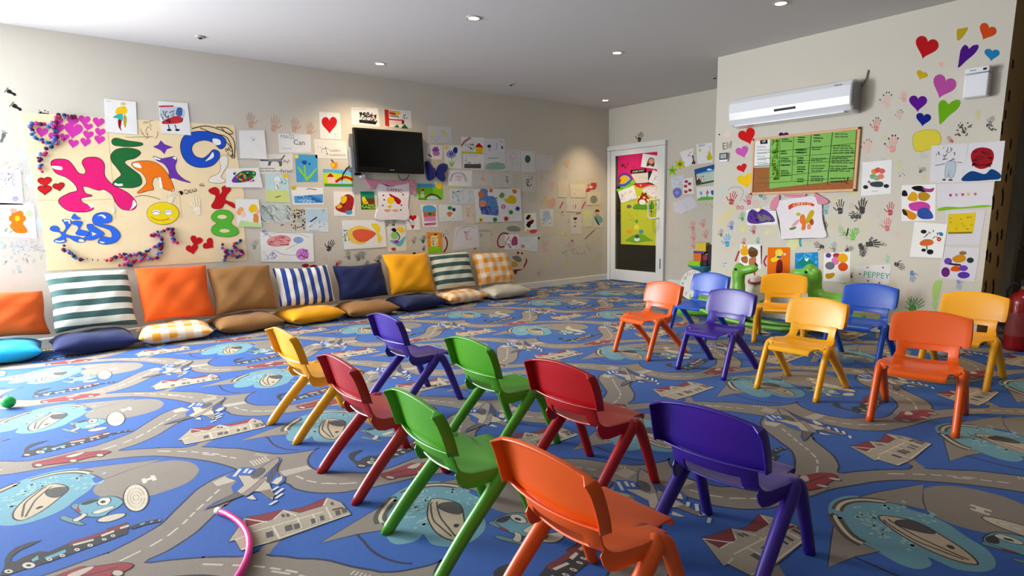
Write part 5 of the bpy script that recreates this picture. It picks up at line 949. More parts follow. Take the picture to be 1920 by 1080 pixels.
def d(s):
    s.blob('#e0a020', [(550, 760), (600, 700), (650, 730), (640, 790), (570, 790)]); s.blob('#b88818', [(660, 720), (720, 700), (780, 740), (740, 790), (670, 780)]); s.blob('#181818', [(495, 740), (500, 690), (535, 690), (550, 740)], None); s.blob('#101010', [(590, 660), (630, 642), (700, 645), (745, 700), (640, 690)]); s.blob('#a04088', [(700, 660), (770, 670), (820, 660), (800, 700), (740, 700)])
    s.blob('#c840a0', [(560, 830), (620, 805), (700, 800), (770, 830), (760, 890), (600, 890)]); s.blob('#3050a0', [(660, 880), (740, 860), (800, 920), (800, 970), (700, 975), (650, 940)]); s.blob('#d88818', [(500, 880), (540, 880), (640, 930), (620, 980), (560, 970)]); s.blob('#302810', [(495, 880), (530, 890), (550, 940), (510, 930)])
P('sheet crowded with magenta, blue, amber and black painted patches', 'C', 'n', [(490, 635), (838, 622), (832, 992), (488, 996)], d)
P('wide sheet with a thin grey pencil outline and pale blue trousers shape', 'C', 'n', [(792, 235), (1165, 208), (1105, 605), (775, 607)], lambda s: (s.blob('#b0c0cc', [(950, 400), (1030, 395), (1035, 470), (1010, 550), (970, 550), (975, 480), (960, 540), (930, 550)], '#404448', .005), s.scrib('#606468', 910, 250, 1030, 390, 16, .005, 3), s.line('#404448', [(830, 435), (930, 415)], .005), s.line('#404448', [(1050, 400), (1105, 405)], .004), s.scrib('#404448', 830, 290, 880, 330, 6, .006, 6), s.ell('#404448', 920, 578, 18, 10), s.ell('#404448', 985, 580, 22, 10)), color='#d8d6da')
def d(s): s.blob('#981020', [(1190, 330), (1230, 270), (1310, 250), (1400, 275), (1425, 350), (1380, 440), (1290, 470), (1215, 430)]); s.scrib('#701018', 1210, 290, 1400, 440, 14, .012, 3, .8, 0); s.blob('#083c78', [(1108, 590), (1110, 550), (1200, 490), (1330, 520), (1400, 470), (1490, 520), (1480, 570), (1380, 580), (1250, 590)])
P('sheet with a dark red round blot over a wide blue wave at the pillar edge', 'C', 'n', [(1168, 212), (1538, 182), (1492, 588), (1102, 607)], d, color='#d6d6dc')
def d(s):
    for i, (x, c) in enumerate(((985, '#b02850'), (1045, '#9090a0'), (1108, '#c03858'), (1165, '#d8b040'), (1235, '#c05878'))): s.heart(c, x, 735 - i * 3, 30, 36)
    s.blob('#80b820', [(855, 870), (950, 850), (1100, 855), (1300, 835), (1395, 838), (1390, 850), (1200, 865), (1000, 880), (870, 893)])
P('wide white sheet with five tiny hearts above a green band', 'C', 'n', [(845, 622), (1422, 602), (1402, 852), (850, 895)], d, color='#d8d6dc')
def d(s):
    s.poly('#dcc020', [(960, 10), (1245, -10), (1215, 190), (955, 195)]); q = random.Random(5)
    for _ in range(12): s.ell('#b8a020', q.uniform(980, 1210), q.uniform(20, 170), 12, 9)
    s.line('#807020', [(960, 200), (1205, 195)], .014)
P('sheet with a yellow speckled block painted on it, over the lowest papers', 'C', 'o', [(940, -25), (1340, -28), (1282, 322), (925, 318)], d, color='#d2d0d6')
def d(s): s.blob('#d06828', [(680, 290), (730, 262), (800, 270), (810, 310), (740, 330), (680, 320)]); flower(s, '#c02818', 870, 262, 26, 'y'); s.blob('#2880b0', [(870, 190), (910, 200), (905, 230), (875, 220)]); s.ell('#181818', 715, 185, 30, 20); s.scrib('#404040', 720, 170, 860, 250, 10, .006, 3); s.ell('#181818', 780, 390, 34, 26); s.ell('#181818', 715, 372, 24, 16); s.line('#282828', [(745, 330), (750, 370)], .007)
P('curling white sheet with an orange and black blot, lower left of the yellow block', 'C', 'o', [(622, 85), (958, 112), (905, 455), (572, 440)], d, lift=.004)
def d(s): s.blob('#c88818', [(1000, 460), (1060, 420), (1130, 430), (1130, 480), (1050, 500)]); s.ell('#8a7028', 1110, 402, 38, 20); s.ell('#203830', 1185, 475, 36, 28); s.ell('#6a40a8', 960, 485, 40, 34); s.blob('#d05010', [(985, 560), (1030, 530), (1085, 550), (1075, 585), (1000, 585)]); s.ell('#6840a8', 1115, 555, 46, 30); s.ell('#682070', 935, 595, 44, 50); s.ell('#5830a0', 1118, 625, 62, 34); s.line('#302028', [(970, 510), (1090, 525)], .016)
P('lowest sheet on the pillar with purple and orange round blots', 'C', 'o', [(912, 338), (1284, 352), (1232, 694), (868, 652)], d, color='#d6d4da')
# ------------------------------------------------------------------ fittings and things on the walls
def W_(px, py, off=0.0): return hit(px, py, 0, XL + off)
def C_(px, py, off=0.0): return hit(px, py, 1, YC - off)
# television
t = thing('television', 'black flat screen television hanging on the long wall', 'television', (XL, (W_(667, 284, .115).y + W_(794, 284, .115).y) / 2, W_(729, 284, .115).z))
TW = (W_(794, 284, .115).y - W_(667, 284, .115).y) / 2
o = obj('casing', boxbm((.05, -TW, -.242), (.115, TW, .242)), M_black, t); bevel_mod(o, .008)
obj('screen', boxbm((.1152, -TW + .027, -.180), (.1165, TW - .027, .220)), mat('screen_glass', '#030304', .18, .25), t)
o = obj('logo', boxbm((.1155, -.03, -.213), (.117, .03, -.203)), mat('logo_silver', '#8a8a90', .3, metal=.6), t)
obj('mount_bracket', boxbm((0.001, -.10, -.12), (.05, .10, .12)), M_blackm, t)
bm = bmesh.new(); tube(bm, [(.012, -.44, -.16), (.012, -.50, -.20), (.012, -.545, -.26), (.012, -.56, -.33)], .006, 8); obj('cable', bm, M_blackm, t)
bm = bmesh.new(); tube(bm, [(.012, .12, -.25), (.012, .14, -.30), (.012, .19, -.32), (.012, .24, -.29), (.012, .26, -.25)], .004, 8); obj('cable', bm, M_blackm, t)
t.rotation_euler = (math.radians(-.0), 0, 0)
o = obj('junction_box', boxbm((XL + .001, 2.72, 1.64), (XL + .03, 2.785, 1.86)), mat('grey_plastic', '#a4acb4', .5), label='flat grey box fixed behind the left edge of the television', category='junction box')
o = thing('wall_bracket', 'small black and white clip at the lower left corner of the television', 'bracket', (XL, 2.83, 1.565))
obj('clip', boxbm((.001, -.06, -.01), (.05, .0, .02)), M_black, o); obj('plug', boxbm((.001, .0, -.035), (.04, .05, .0)), M_whiteplastic, o)
# felt butterfly
t = thing('butterfly_decoration', 'dark blue felt butterfly beside the television', 'butterfly', tuple(W_(815, 322)))
M_felt = mat('blue_felt', '#0c1e70', .9, .2, sheen=.4, bump=.3)
def wing(pts):
    s = Sheet('W'); s.fr('e'); Q = s.smooth(pts, True, 4); c = W_(815, 322); bm = bmesh.new(); n = len(Q); mid = sum(Q, Vector()) / n
    lo = [bm.verts.new(q - c + Vector((.004, 0, 0))) for q in Q]; hi = [bm.verts.new(q - c + Vector((.022, 0, 0))) for q in Q]; inn = [bm.verts.new(q.lerp(mid, .3) - c + Vector((.034, 0, 0))) for q in Q]
    for k in range(n): j = (k + 1) % n; bm.faces.new((lo[k], lo[j], hi[j], hi[k])); bm.faces.new((hi[k], hi[j], inn[j], inn[k]))
    bm.faces.new(inn); bm.faces.new(lo[::-1]); bmesh.ops.recalc_face_normals(bm, faces=bm.faces); return bm
obj('wing', wing([(935, 745), (980, 738), (1020, 790), (1048, 850), (1040, 920), (985, 955), (955, 930), (945, 860)]), M_felt, t, True)
obj('wing', wing([(1060, 850), (1090, 780), (1140, 758), (1185, 775), (1182, 830), (1150, 880), (1165, 930), (1135, 965), (1085, 935), (1062, 890)]), M_felt, t, True)
bm = bmesh.new(); c = W_(815, 322); tube(bm, [W_(814.5, 315, .03) - c, W_(815.5, 332, .03) - c], .014, 8); obj('body', bm, M_felt, t, True)
# shirts
def shirt(name, label, plane, fr, body, sleeves, collar, hem_c, draw):
    s = Sheet(plane); s.fr(fr); t = thing(name, label, 'shirt', tuple(s.pt(*body[0])))
    def solid(pts, th, m, nm, base=.004, sm=True):
        Q = s.smooth(pts, True, 4) if sm else [s.pt(*p) for p in pts]; bm = bmesh.new(); n = len(Q); o_ = t.location
        lo = [bm.verts.new(q - o_ + s.n * base) for q in Q]; hi = [bm.verts.new(q - o_ + s.n * (base + th)) for q in Q]
        for k in range(n): j = (k + 1) % n; bm.faces.new((lo[k], lo[j], hi[j], hi[k]))
        bm.faces.new(hi); bm.faces.new(lo[::-1]); tri(bm); bmesh.ops.recalc_face_normals(bm, faces=bm.faces); return obj(nm, bm, m, t)
    solid(body, .012, M_cloth, 'body')
    for q in sleeves: solid(q, .016, M_pink, 'sleeve', .003)
    solid(collar, .018, M_pink, 'collar', .003)
    p = Sheet(plane); p.fr(fr); p.base = .0165; draw(p); p.shift = Vector((0, 0, 0)); bm = p.mesh(origin=Vector(t.location)); tri(bm); obj('print', bm, M_paper, t)
M_cloth = mat('white_jersey', '#e6e0e4', .9, .2, noise=.03, nscale=14, bump=.3, bscale=60); M_pink = mat('pink_jersey', '#d88ca0', .9, .2, noise=.06, nscale=14)
def d(s):
    s.text('#b01838', 'DAMMO', 670, 365, .060, -.10, .9); s.blob('#b00c18', [(555, 440), (640, 480), (740, 530), (800, 590), (770, 655), (720, 640), (680, 590), (600, 510)], '#501010', .006)
    s.ell('#f0c818', 585, 580, 80, 78); s.blob('#c8c838', [(520, 700), (600, 680), (590, 740), (540, 745)]); s.blob('#d89878', [(440, 780), (520, 765), (590, 790), (500, 825)]); s.blob('#d8a888', [(600, 790), (690, 765), (745, 790), (700, 825)])
    for x, y in ((430, 470), (445, 565), (415, 685), (800, 780), (812, 680), (845, 455)): s.ell('#40485c', x, y, 20, 16)
shirt('t_shirt', 'pink sleeved white shirt with red lettering pinned below the television', 'W', 't', [(290, 220), (430, 240), (560, 290), (760, 250), (960, 190), (985, 400), (960, 650), (965, 970), (640, 985), (270, 965), (330, 650)],
      [[(30, 110), (150, 140), (320, 170), (280, 280), (180, 325), (110, 230)], [(960, 160), (1060, 150), (1100, 250), (1130, 370), (1090, 435), (1020, 330), (985, 230)]], [(300, 160), (560, 160), (820, 160), (1000, 150), (880, 230), (680, 250), (570, 295), (470, 230), (310, 210)], None, d)
def d(s):
    s.blob('#d84028', [(0, 150), (100, 90), (300, 60), (500, 60), (640, 100), (630, 160), (500, 130), (300, 140), (130, 180), (20, 240)]); s.text('#f8d8a8', 'ZIRKUS', 330, 105, .05, .02, 1.1)
    s.ell('#c8b820', 250, 360, 60, 42); s.blob('#e07838', [(290, 430), (350, 360), (410, 400), (440, 560), (420, 740), (330, 750), (340, 620), (290, 560)]); s.blob('#c8a810', [(440, 500), (520, 320), (600, 250), (650, 300), (620, 400), (520, 560), (460, 600)]); s.blob('#a05020', [(520, 560), (600, 470), (640, 560), (600, 640)]); s.blob('#e88868', [(480, 620), (560, 620), (560, 730), (480, 730)])
    s.blob('#6a8830', [(15, 730), (90, 690), (190, 670), (170, 730), (60, 760)]); s.blob('#d8a0a8', [(80, 650), (220, 500), (280, 520), (180, 640)])
shirt('t_shirt', 'white shirt with pink sleeves and an orange print hanging below the cork board', 'C', 's', [(-350, 60), (-100, 0), (200, -60), (600, -100), (820, 40), (850, 400), (900, 700), (950, 930), (600, 960), (0, 970), (-210, 965), (-230, 500)],
      [[(-230, -120), (-260, 120), (-330, 240), (-460, 230), (-440, 60), (-330, -80)], [(640, -190), (780, -120), (960, -20), (1010, 40), (980, 80), (760, 110), (700, -50)]], [(-120, -140), (40, -120), (300, -120), (440, -150), (400, -90), (200, -60), (0, -75), (-100, -100)], None, d)
# cork board with its sheets
t = thing('cork_board', 'cork notice board in a pale wood frame on the pillar', 'notice board', (0, YC, 0))
X0, X1, Z0, Z1 = -3.372, -2.322, 1.252, 1.806
obj('cork', boxbm((X0 + .02, -.014, Z0 + .02), (X1 - .02, -.001, Z1 - .02)), mat('cork', '#a0653a', .9, .2, noise=.2, nscale=90), t)
M_frame = mat('pale_wood', '#d8a878', .5, .4, noise=.08, nscale=12)
for lo, hi in (((X0, -.024, Z0), (X1, -.001, Z0 + .024)), ((X0, -.024, Z1 - .024), (X1, -.001, Z1)), ((X0, -.024, Z0), (X0 + .024, -.001, Z1)), ((X1 - .024, -.024, Z0), (X1, -.001, Z1))): bevel_mod(obj('frame', boxbm(lo, hi), M_frame, t), .004)
def d(s):
    s.fr('u')
    for a, b in (((585, 165), (570, 1000)), ((868, 130), (820, 1070))): s.line('#3c7828', [a, b], .006)
    s.fr('v')
    for a, b in (((190, 100), (130, 900)), ((520, 65), (440, 880))): s.line('#2c5c24', [a, b], .008)
    for y0, y1 in ((290, 240), (400, 375), (480, 440), (520, 500), (680, 620), (790, 770)): s.line('#3c7828', [(-640, y0 + (y0 - y1) * .9 + 60), (870, y1)], .005)
    for k, (x0, y0, x1, y1, n) in enumerate(((230, 90, 370, 230, 3), (200, 285, 380, 350, 2), (195, 460, 430, 530, 2), (190, 570, 430, 690, 3), (180, 740, 410, 840, 3), (560, 75, 860, 160, 2), (530, 260, 860, 410, 4), (510, 430, 860, 560, 4), (490, 580, 850, 690, 3), (490, 760, 730, 860, 2))): s.write('#1c4020', x0, y0, x1, y1, n, .007, k + 3)
    for k, (x0, y0, x1, y1, n) in enumerate(((-20, 130, 90, 240, 3), (-30, 320, 120, 400, 2), (-30, 450, 100, 560, 3), (-30, 590, 120, 700, 3), (-30, 780, 90, 850, 2))): s.write('#1c4020', x0, y0, x1, y1, n, .007, k + 23)
    s.text('#101c10', '!', 750, 820, .09, -.2)
    s.fr('u')
    for k, (x0, y0, x1, y1, n) in enumerate(((620, 210, 820, 290, 2), (600, 450, 740, 540, 2), (600, 600, 800, 690, 2), (600, 730, 800, 780, 1), (600, 850, 800, 980, 3), (900, 420, 1060, 530, 2))): s.write('#1c4020', x0, y0, x1, y1, n, .007, k + 43)
    s.scrib('#588c10', 430, 250, 560, 1050, 60, .014, 5, .7, -1)
P('large green weekly plan sheet with handwritten grid on the cork board', 'C', 'k', [(572, 704), (1440, 616), (1410, 1112), (562, 1208)], d, color='#86bc5c', lift=.015, name='schedule_sheet', cat='poster')
def d(s): s.poly('#201828', [(182, 245), (330, 232), (335, 318), (185, 328)]); s.text('w', 'VIP', 258, 280, .03, .05); s.write('#8088a0', 120, 350, 380, 740, 6, .005); s.line('#303038', [(60, 780), (380, 765)], .008)
P('small white notice with a dark heading at the left of the cork board', 'C', 'u', [(75, 265), (392, 215), (388, 790), (55, 805)], d, lift=.015, name='notice', cat='notice')
# air conditioner
t = thing('air_conditioner', 'long white air conditioner high on the pillar', 'air conditioner', (0, YC, 0))
AX0, AX1 = -3.55, -2.35; prof = [(0.0, 2.195), (-.10, 2.197), (-.165, 2.184), (-.195, 2.14), (-.20, 2.05), (-.19, 1.985), (-.15, 1.94), (-.09, 1.922), (0, 1.92)]
bm = bmesh.new(); ra = [bm.verts.new((AX0, y, z)) for y, z in prof]; rb = [bm.verts.new((AX1, y, z)) for y, z in prof]
for k in range(len(prof)): j = (k + 1) % len(prof); bm.faces.new((ra[k], ra[j], rb[j], rb[k]))
bm.faces.new(ra[::-1]); bm.faces.new(rb); bmesh.ops.recalc_face_normals(bm, faces=bm.faces); o = obj('housing', bm, M_whiteplastic, t); bevel_mod(o, .012, 3)
o = obj('display', boxbm((hit(1450, 211, 1, YC - .2).x, -.2035, 2.008), (hit(1491, 207, 1, YC - .2).x, -.188, 2.032)), M_black, t); bevel_mod(o, .008)
obj('side_grille', boxbm((AX1 - .001, -.16, 1.95), (AX1 + .010, -.02, 2.17)), mat('grille_grey', '#8c8a8c', .5), t)
obj('badge', boxbm((-2.50, -.197, 2.150), (-2.44, -.180, 2.157)), mat('badge', '#707078', .4), t)
o = obj('louver', boxbm((AX0 + .06, -.17, 1.924), (AX1 - .06, -.10, 1.935)), M_whiteplastic, t)
bm = bmesh.new(); tube(bm, [(AX1 + .01, -.02, 2.14), (AX1 + .04, -.015, 2.20), (AX1 + .05, -.01, 2.27)], .006, 8); obj('cable', bm, mat('cable_grey', '#807c74', .6), t)
# dispenser and thermostat
t = thing('air_freshener', 'white wall dispenser box right of the paper hearts', 'dispenser', (-1.47, YC, 2.02))
o = obj('body', boxbm((-.085, -.085, -.10), (.075, -.001, .07)), M_whiteplastic, t); bevel_mod(o, .012, 3)
o = obj('lid', boxbm((-.085, -.09, .073), (.075, -.001, .115)), M_whiteplastic, t); bevel_mod(o, .008, 2)
obj('sensor', boxbm((.035, -.094, .085), (.055, -.09, .10)), M_black, t); obj('mark', boxbm((-.05, -.0915, .092), (-.01, -.09, .096)), M_blackm, t)
t = thing('thermostat', 'small black framed wall display at the left edge of the pillar', 'thermostat', tuple(C_(1359, 294)))
o = obj('body', boxbm((-.048, -.022, -.052), (.048, -.001, .035)), M_whiteplastic, t); bevel_mod(o, .006)
o = obj('frame', boxbm((-.050, -.028, -.030), (.050, -.022, .038)), M_black, t); bevel_mod(o, .003)
obj('screen', boxbm((-.036, -.0292, -.018), (.036, -.028, .027)), mat('lcd', '#8a9494', .3), t)
# door
t = thing('glass_door', 'white framed glass door covered with pink and green posters', 'door', (0, YF, 0)); t['kind'] = 'thing'
def fb(n, lo, hi, m=M_white, parent=t, bv=.006): o = obj(n, boxbm(lo, hi), m, parent); bevel_mod(o, bv); return o
fb('frame', (DX0 + .0, -.05, 0.003), (DX0 + .06, .0, 2.028)); fb('frame', (DX1 - .06, -.05, 0.003), (DX1, .0, 2.028)); fb('frame', (DX0, -.05, 2.03), (DX1, .0, 2.098))
fb('leaf', (DX0 + .062, -.035, .01), (DX0 + .165, .0, 2.028)); fb('leaf', (DX1 - .155, -.035, .01), (DX1 - .062, .0, 2.028)); fb('leaf', (DX0 + .165, -.035, .01), (DX1 - .155, .0, .185)); fb('leaf', (DX0 + .165, -.035, 1.945), (DX1 - .155, .0, 2.028))
obj('glass', boxbm((DX0 + .16, -.022, .18), (DX1 - .15, -.016, 1.95)), M_glass, t)
bm = bmesh.new(); hx = DX1 - .26
tube(bm, [(DX1 - .10, -.034, 1.26), (DX1 - .14, -.075, 1.262), (hx + .03, -.09, 1.262), (hx, -.09, 1.235), (hx, -.09, 1.02), (hx + .03, -.09, .992), (DX1 - .14, -.075, .992), (DX1 - .10, -.034, .994)], .013, 10)
obj('handle', bm, M_white, t, True)
fb('hinge', (DX1 - .058, -.062, .25), (DX1 - .045, -.05, .40), mat('hinge_grey', '#707478', .4), bv=.002); fb('latch', (hx + .0, -.048, 1.085), (hx + .03, -.035, 1.10), M_blackm, bv=.001)
trim = obj('trim_1', boxbm((XL + .005, YF - .006, 2.095), (DX1 + .02, YF - .001, 2.11)), M_white, kind='structure')
# posters on the door glass
DG = YF - .024
PL['D'] = (1, DG, Vector((0, -1, 0)), Vector((1, 0, 0)), Vector((0, 0, 1)))
def d(s): s.fr('r'); s.scrib('#481828', 110, 300, 340, 380, 12, .008, 4); s.ell('#283058', 145, 335, 26, 20)
P('magenta poster sheet at the top of the glass door', 'D', 'r', [(75, 188), (768, 105), (768, 460), (560, 420), (330, 640), (60, 640)], d, color='#d02468')
def d(s):
    s.fr('j'); s.blob('#78b028', [(270, 520), (330, 470), (400, 440), (480, 440), (560, 490), (600, 520), (500, 530), (400, 545), (320, 530)]); s.ell('#f0e048', 405, 355, 38, 36, '#58a048', .008); s.ell('#58a048', 405, 285, 20, 22); s.ell('#48a0a0', 460, 410, 28, 24); s.ell('#f0a028', 320, 410, 34, 24); s.ell('#e8f0e8', 410, 500, 34, 24); s.blob('#386848', [(380, 470), (410, 440), (440, 470), (410, 490)]); s.scrib('#a8b838', 250, 150, 560, 290, 16, .006, 4)
    s.ell('#686870', 315, 110, 30, 22); s.blob('#503828', [(630, 90), (650, 55), (680, 100), (660, 110)])
P('yellow green meadow poster filling the middle of the glass door', 'D', 'r', [(115, 640), (700, 640), (765, 620), (772, 1180), (690, 1585), (120, 1560)], d, color='#c8cc38')
def oval(s): s.ell('#583888', 180, 560, 112, 110); s.ell('#88b8d0', 180, 575, 92, 90); s.blob('#e8b010', [(95, 570), (120, 510), (200, 500), (240, 540), (180, 600), (120, 620)]); s.blob('#a02818', [(75, 600), (100, 540), (120, 570), (100, 610)]); s.line('#3c60a0', [(70, 640), (180, 640), (270, 570)], .04, True)
cutout('round purple rimmed picture with a yellow figure on the door glass', 'D', 'r', oval)
cutout('bright green leaf band cut-out below the round picture on the door', 'D', 'r', lambda s: (s.blob('#78c828', [(60, 700), (120, 690), (220, 640), (290, 575), (335, 560), (340, 610), (250, 670), (150, 735), (60, 735)]), s.ell('#509818', 260, 620, 16, 14), s.ell('#509818', 140, 690, 16, 14)), th=.005)
P('white portrait sheet of a brown haired child at the top of the door', 'D', 'r', [(465, 150), (755, 190), (712, 398), (432, 355)], lambda s: (s.blob('#5a3828', [(520, 340), (550, 240), (590, 212), (640, 240), (640, 340), (610, 350), (560, 345)]), s.ell('#e8a080', 595, 270, 42, 44), s.ell('#f0c8b0', 575, 345, 26, 14)), lift=.004)
P('tilted white sheet with grey pencil sketch at the right of the door glass', 'D', 'r', [(625, 400), (765, 470), (690, 650), (545, 590)], lambda s: (s.scrib('#808088', 640, 480, 710, 560, 14, .006, 3), s.scrib('#c0a8a8', 580, 560, 680, 620, 8, .005, 4)), lift=.004)
def d(s): s.text('#f0e8d0', 'STAFF ONLY', 395, 425, .042, .06, 1.0)
P('black sign with pale letters STAFF ONLY on the door', 'D', 'r', [(272, 405), (515, 380), (520, 442), (276, 466)], d, color='#181410', lift=.006, name='sign', cat='sign')
P('white text sheet under the staff sign', 'D', 'r', [(278, 468), (545, 445), (545, 600), (360, 612)], lambda s: s.write('#a09898', 330, 480, 530, 590, 3, .005), color='#dcd2c8', lift=.003)
P('tilted cream sheet with pastel doodles lower left on the door', 'D', 'r', [(75, 740), (320, 648), (372, 842), (125, 925)], lambda s: (s.ell('#e8d8a0', 270, 740, 30, 24), s.ell('#b0d0b8', 140, 790, 20, 16), s.scrib('#b0a8d0', 110, 720, 340, 880, 18, .005, 3)), lift=.004)
P('white semicircular sheet with pale doodles right on the door', 'D', 'r', [(470, 690), (560, 645), (670, 640), (680, 800), (640, 850), (560, 800), (450, 730)], lambda s: (s.scrib('#b8b8d8', 500, 660, 660, 780, 16, .005, 3), s.line('#e89888', [(470, 700), (560, 655), (660, 660)], .014)), color='#ece4e0', lift=.003)
cutout('red strip with polka dots above the mushroom picture on the door', 'D', 'r', lambda s: (s.blob('#d02830', [(355, 660), (380, 620), (480, 610), (600, 628), (500, 660), (440, 680)]), s.ell('#f0e0e0', 430, 645, 12, 12)), th=.006)
def d(s):
    s.blob('#58a028', [(315, 985), (370, 940), (560, 960), (600, 890), (635, 985), (580, 1010), (340, 1008)], '#307018', .008); s.blob('#a02818', [(385, 880), (440, 800), (520, 800), (570, 870), (540, 930), (500, 890), (400, 930)]); s.ell('#f4f0ec', 455, 905, 52, 42)
    for x, y in ((400, 830), (485, 835), (540, 870), (560, 925)): s.ell('#f0e0a0', x, y, 20, 17)
    s.blob('#882018', [(440, 790), (460, 755), (480, 780), (510, 755), (520, 795)])
cutout('red mushroom on green grass picture in the middle of the door glass', 'D', 'r', d, th=.006)
# passage contents seen through the lower glass
t = thing('storage_crate', 'dark green stacked crate seen through the lower door glass', 'crate', (-5.60, 7.55, 0))
for z in (.0, .26): o = obj('crate_body', boxbm((-.3, -.2, z + .003), (.3, .2, z + .245)), mat('crate_green', '#2c5828', .5), t); bevel_mod(o, .02)
# ceiling lights
M_lamp = mat('lamp_glow', (1, .9, .75), .5, emit=(1.0, .86, .66), estr=14); M_trim = mat('lamp_trim', '#b8b4ae', .3, metal=.3)
def downlight(x, y, label, wide=82, power=60):
    t = thing('downlight', label, 'ceiling light', (x, y, CEIL), 0, 'recessed ceiling lights')
    bm = bmesh.new(); n = 28
    ro = [(.062, -.001), (.060, -.006), (.046, -.008), (.042, -.002)]
    rings = [[bm.verts.new((r * math.cos(2 * PI * k / n), r * math.sin(2 * PI * k / n), z)) for k in range(n)] for r, z in ro]
    for a, b in zip(rings, rings[1:]):
        for k in range(n): bm.faces.new((a[k], b[k], b[(k + 1) % n], a[(k + 1) % n]))
    obj('trim_ring', bm, M_trim, t, True)
    bm = bmesh.new(); lathe(bm, [(.041, -.002), (.041, -.004), (.03, -.0055)], 24); obj('lamp', bm, M_lamp, t)
    l = bpy.data.lights.new('downlight_beam', 'SPOT'); l.energy = power; l.color = (1.0, .76, .48); l.spot_size = math.radians(wide); l.spot_blend = 1.0; l.shadow_soft_size = .03
    o = bpy.data.objects.new('downlight_beam', l); COL.objects.link(o); o.parent = t; o.location = (0, 0, -.02)
downlight(-4.315, 2.861, 'lit recessed ceiling light, the larger one at the top centre of the photo'); downlight(-6.165, 2.896, 'lit recessed ceiling light above the television', 140, 85); downlight(-4.341, 4.567, 'lit recessed ceiling light between the middle of the room and the pillar')
downlight(-2.567, 4.517, 'lit recessed ceiling light at the top edge above the air conditioner'); downlight(-6.227, 6.312, 'lit recessed ceiling light in front of the door', 90, 90)
downlight(-.72, 4.50, 'recessed ceiling light added out of view to brighten the pillar side', 120, 60)  # extra unseen lamp, put in because the pillar's side face was too dark
for x, y, lab in ((-6.207, 1.263, 'small unlit ceiling fitting above the kraft poster'), (-6.163, 4.595, 'small unlit ceiling fitting between television and door'), (-4.397, 6.316, 'small unlit ceiling fitting beside the top corner of the pillar')):
    t = thing('ceiling_sensor', lab, 'ceiling fitting', (x, y, CEIL), 0, 'small unlit ceiling fittings')
    bm = bmesh.new(); lathe(bm, [(.045, -.001), (.045, -.006), (.030, -.012)], 20); obj('plate', bm, M_trim, t, True)
    bm = bmesh.new(); lathe(bm, [(.016, -.012), (.014, -.02)], 12); obj('eye', bm, M_blackm, t)

# ------------------------------------------------------------------ toys on the floor
t = obj('toy_ball', (lambda bm: (bmesh.ops.create_uvsphere(bm, u_segments=28, v_segments=16, radius=.036), bm)[1])(bmesh.new()), mat('ball_green', '#12b848', .3, .5), None, True, label='small bright green plastic ball at the left edge of the carpet', category='ball'); t.location = (-4.752, -.30, .038)
t = thing('hula_hoop', 'pink hoop lying open on the carpet at the bottom left', 'hoop', (0, 0, 0))
pts = [hit(x, y, 2, .014) for x, y in ((412, 958), (436, 968), (455, 985), (466, 1006), (468, 1030), (461, 1054), (448, 1078))]
def circ(a, b, c):
    ax, ay, bx, by, cx_, cy__ = a.x, a.y, b.x, b.y, c.x, c.y; D = 2 * (ax * (by - cy__) + bx * (cy__ - ay) + cx_ * (ay - by))
    return ((ax * ax + ay * ay) * (by - cy__) + (bx * bx + by * by) * (cy__ - ay) + (cx_ * cx_ + cy__ * cy__) * (ay - by)) / D, ((ax * ax + ay * ay) * (cx_ - bx) + (bx * bx + by * by) * (ax - cx_) + (cx_ * cx_ + cy__ * cy__) * (bx - ax)) / D
ox, oy = circ(pts[0], pts[3], pts[6]); R_ = math.hypot(pts[0].x - ox, pts[0].y - oy); a0 = math.atan2(pts[0].y - oy, pts[0].x - ox); a1 = math.atan2(pts[6].y - oy, pts[6].x - ox); sg = -1 if ((a1 - a0 + PI) % (2 * PI) - PI) < 0 else 1
bm = bmesh.new(); tube(bm, [(ox + R_ * math.cos(a0 + sg * k * .09), oy + R_ * math.sin(a0 + sg * k * .09), .013) for k in range(0, 26)], .0115, 12); obj('tube', bm, mat('hoop_pink', '#e0288a', .3, .5), t, True)
bm = bmesh.new(); tube(bm, [(ox + R_ * math.cos(a0 + sg * k * .02), oy + R_ * math.sin(a0 + sg * k * .02), .013) for k in (-1.6, -.8, 0, .6)], .0122, 12); obj('end_cap', bm, mat('cap_white', '#e8dcd8', .4), t, True)

# the green dinosaur see-saw: one neck and head at each end, looking at each other
M_dino = mat('dino_green', '#66aa30', .4, .5, noise=.12, nscale=7, bump=.1, bscale=14, coat=.1)
def skin_obj(name, chains, m, parent, lv=2):
    me = bpy.data.meshes.new(name); vs = []; es = []; rs = []
    for ch in chains:
        prev = None
        for e in ch:
            if isinstance(e, int): prev = e; continue
            vs.append(e[:3]); rs.append(e[3] if len(e) == 4 else (e[3], e[4])); i = len(vs) - 1
            if prev is not None: es.append((prev, i))
            prev = i
    me.from_pydata(vs, es, []); o = link(name, me, parent); me.materials.append(m)
    o.modifiers.new('skin', 'SKIN')
    for v, r_ in zip(me.skin_vertices[0].data, rs): v.radius = r_ if isinstance(r_, tuple) else (r_, r_)
    me.skin_vertices[0].data[0].use_root = True
    sub_mod(o, lv); o.modifiers['skin'].use_smooth_shade = True
    return o
YD = 5.12
t = thing('dinosaur_rocker', 'green plastic two-headed dinosaur rocker behind the back row of chairs', 'rocker', (0, YD, 0))
def at(px, py, y=YD): q = hit(px, py, 1, y); return (q.x, 0, q.z)
def N(px, py, r_): q = at(px, py); return (q[0], 0, q[2], r_)
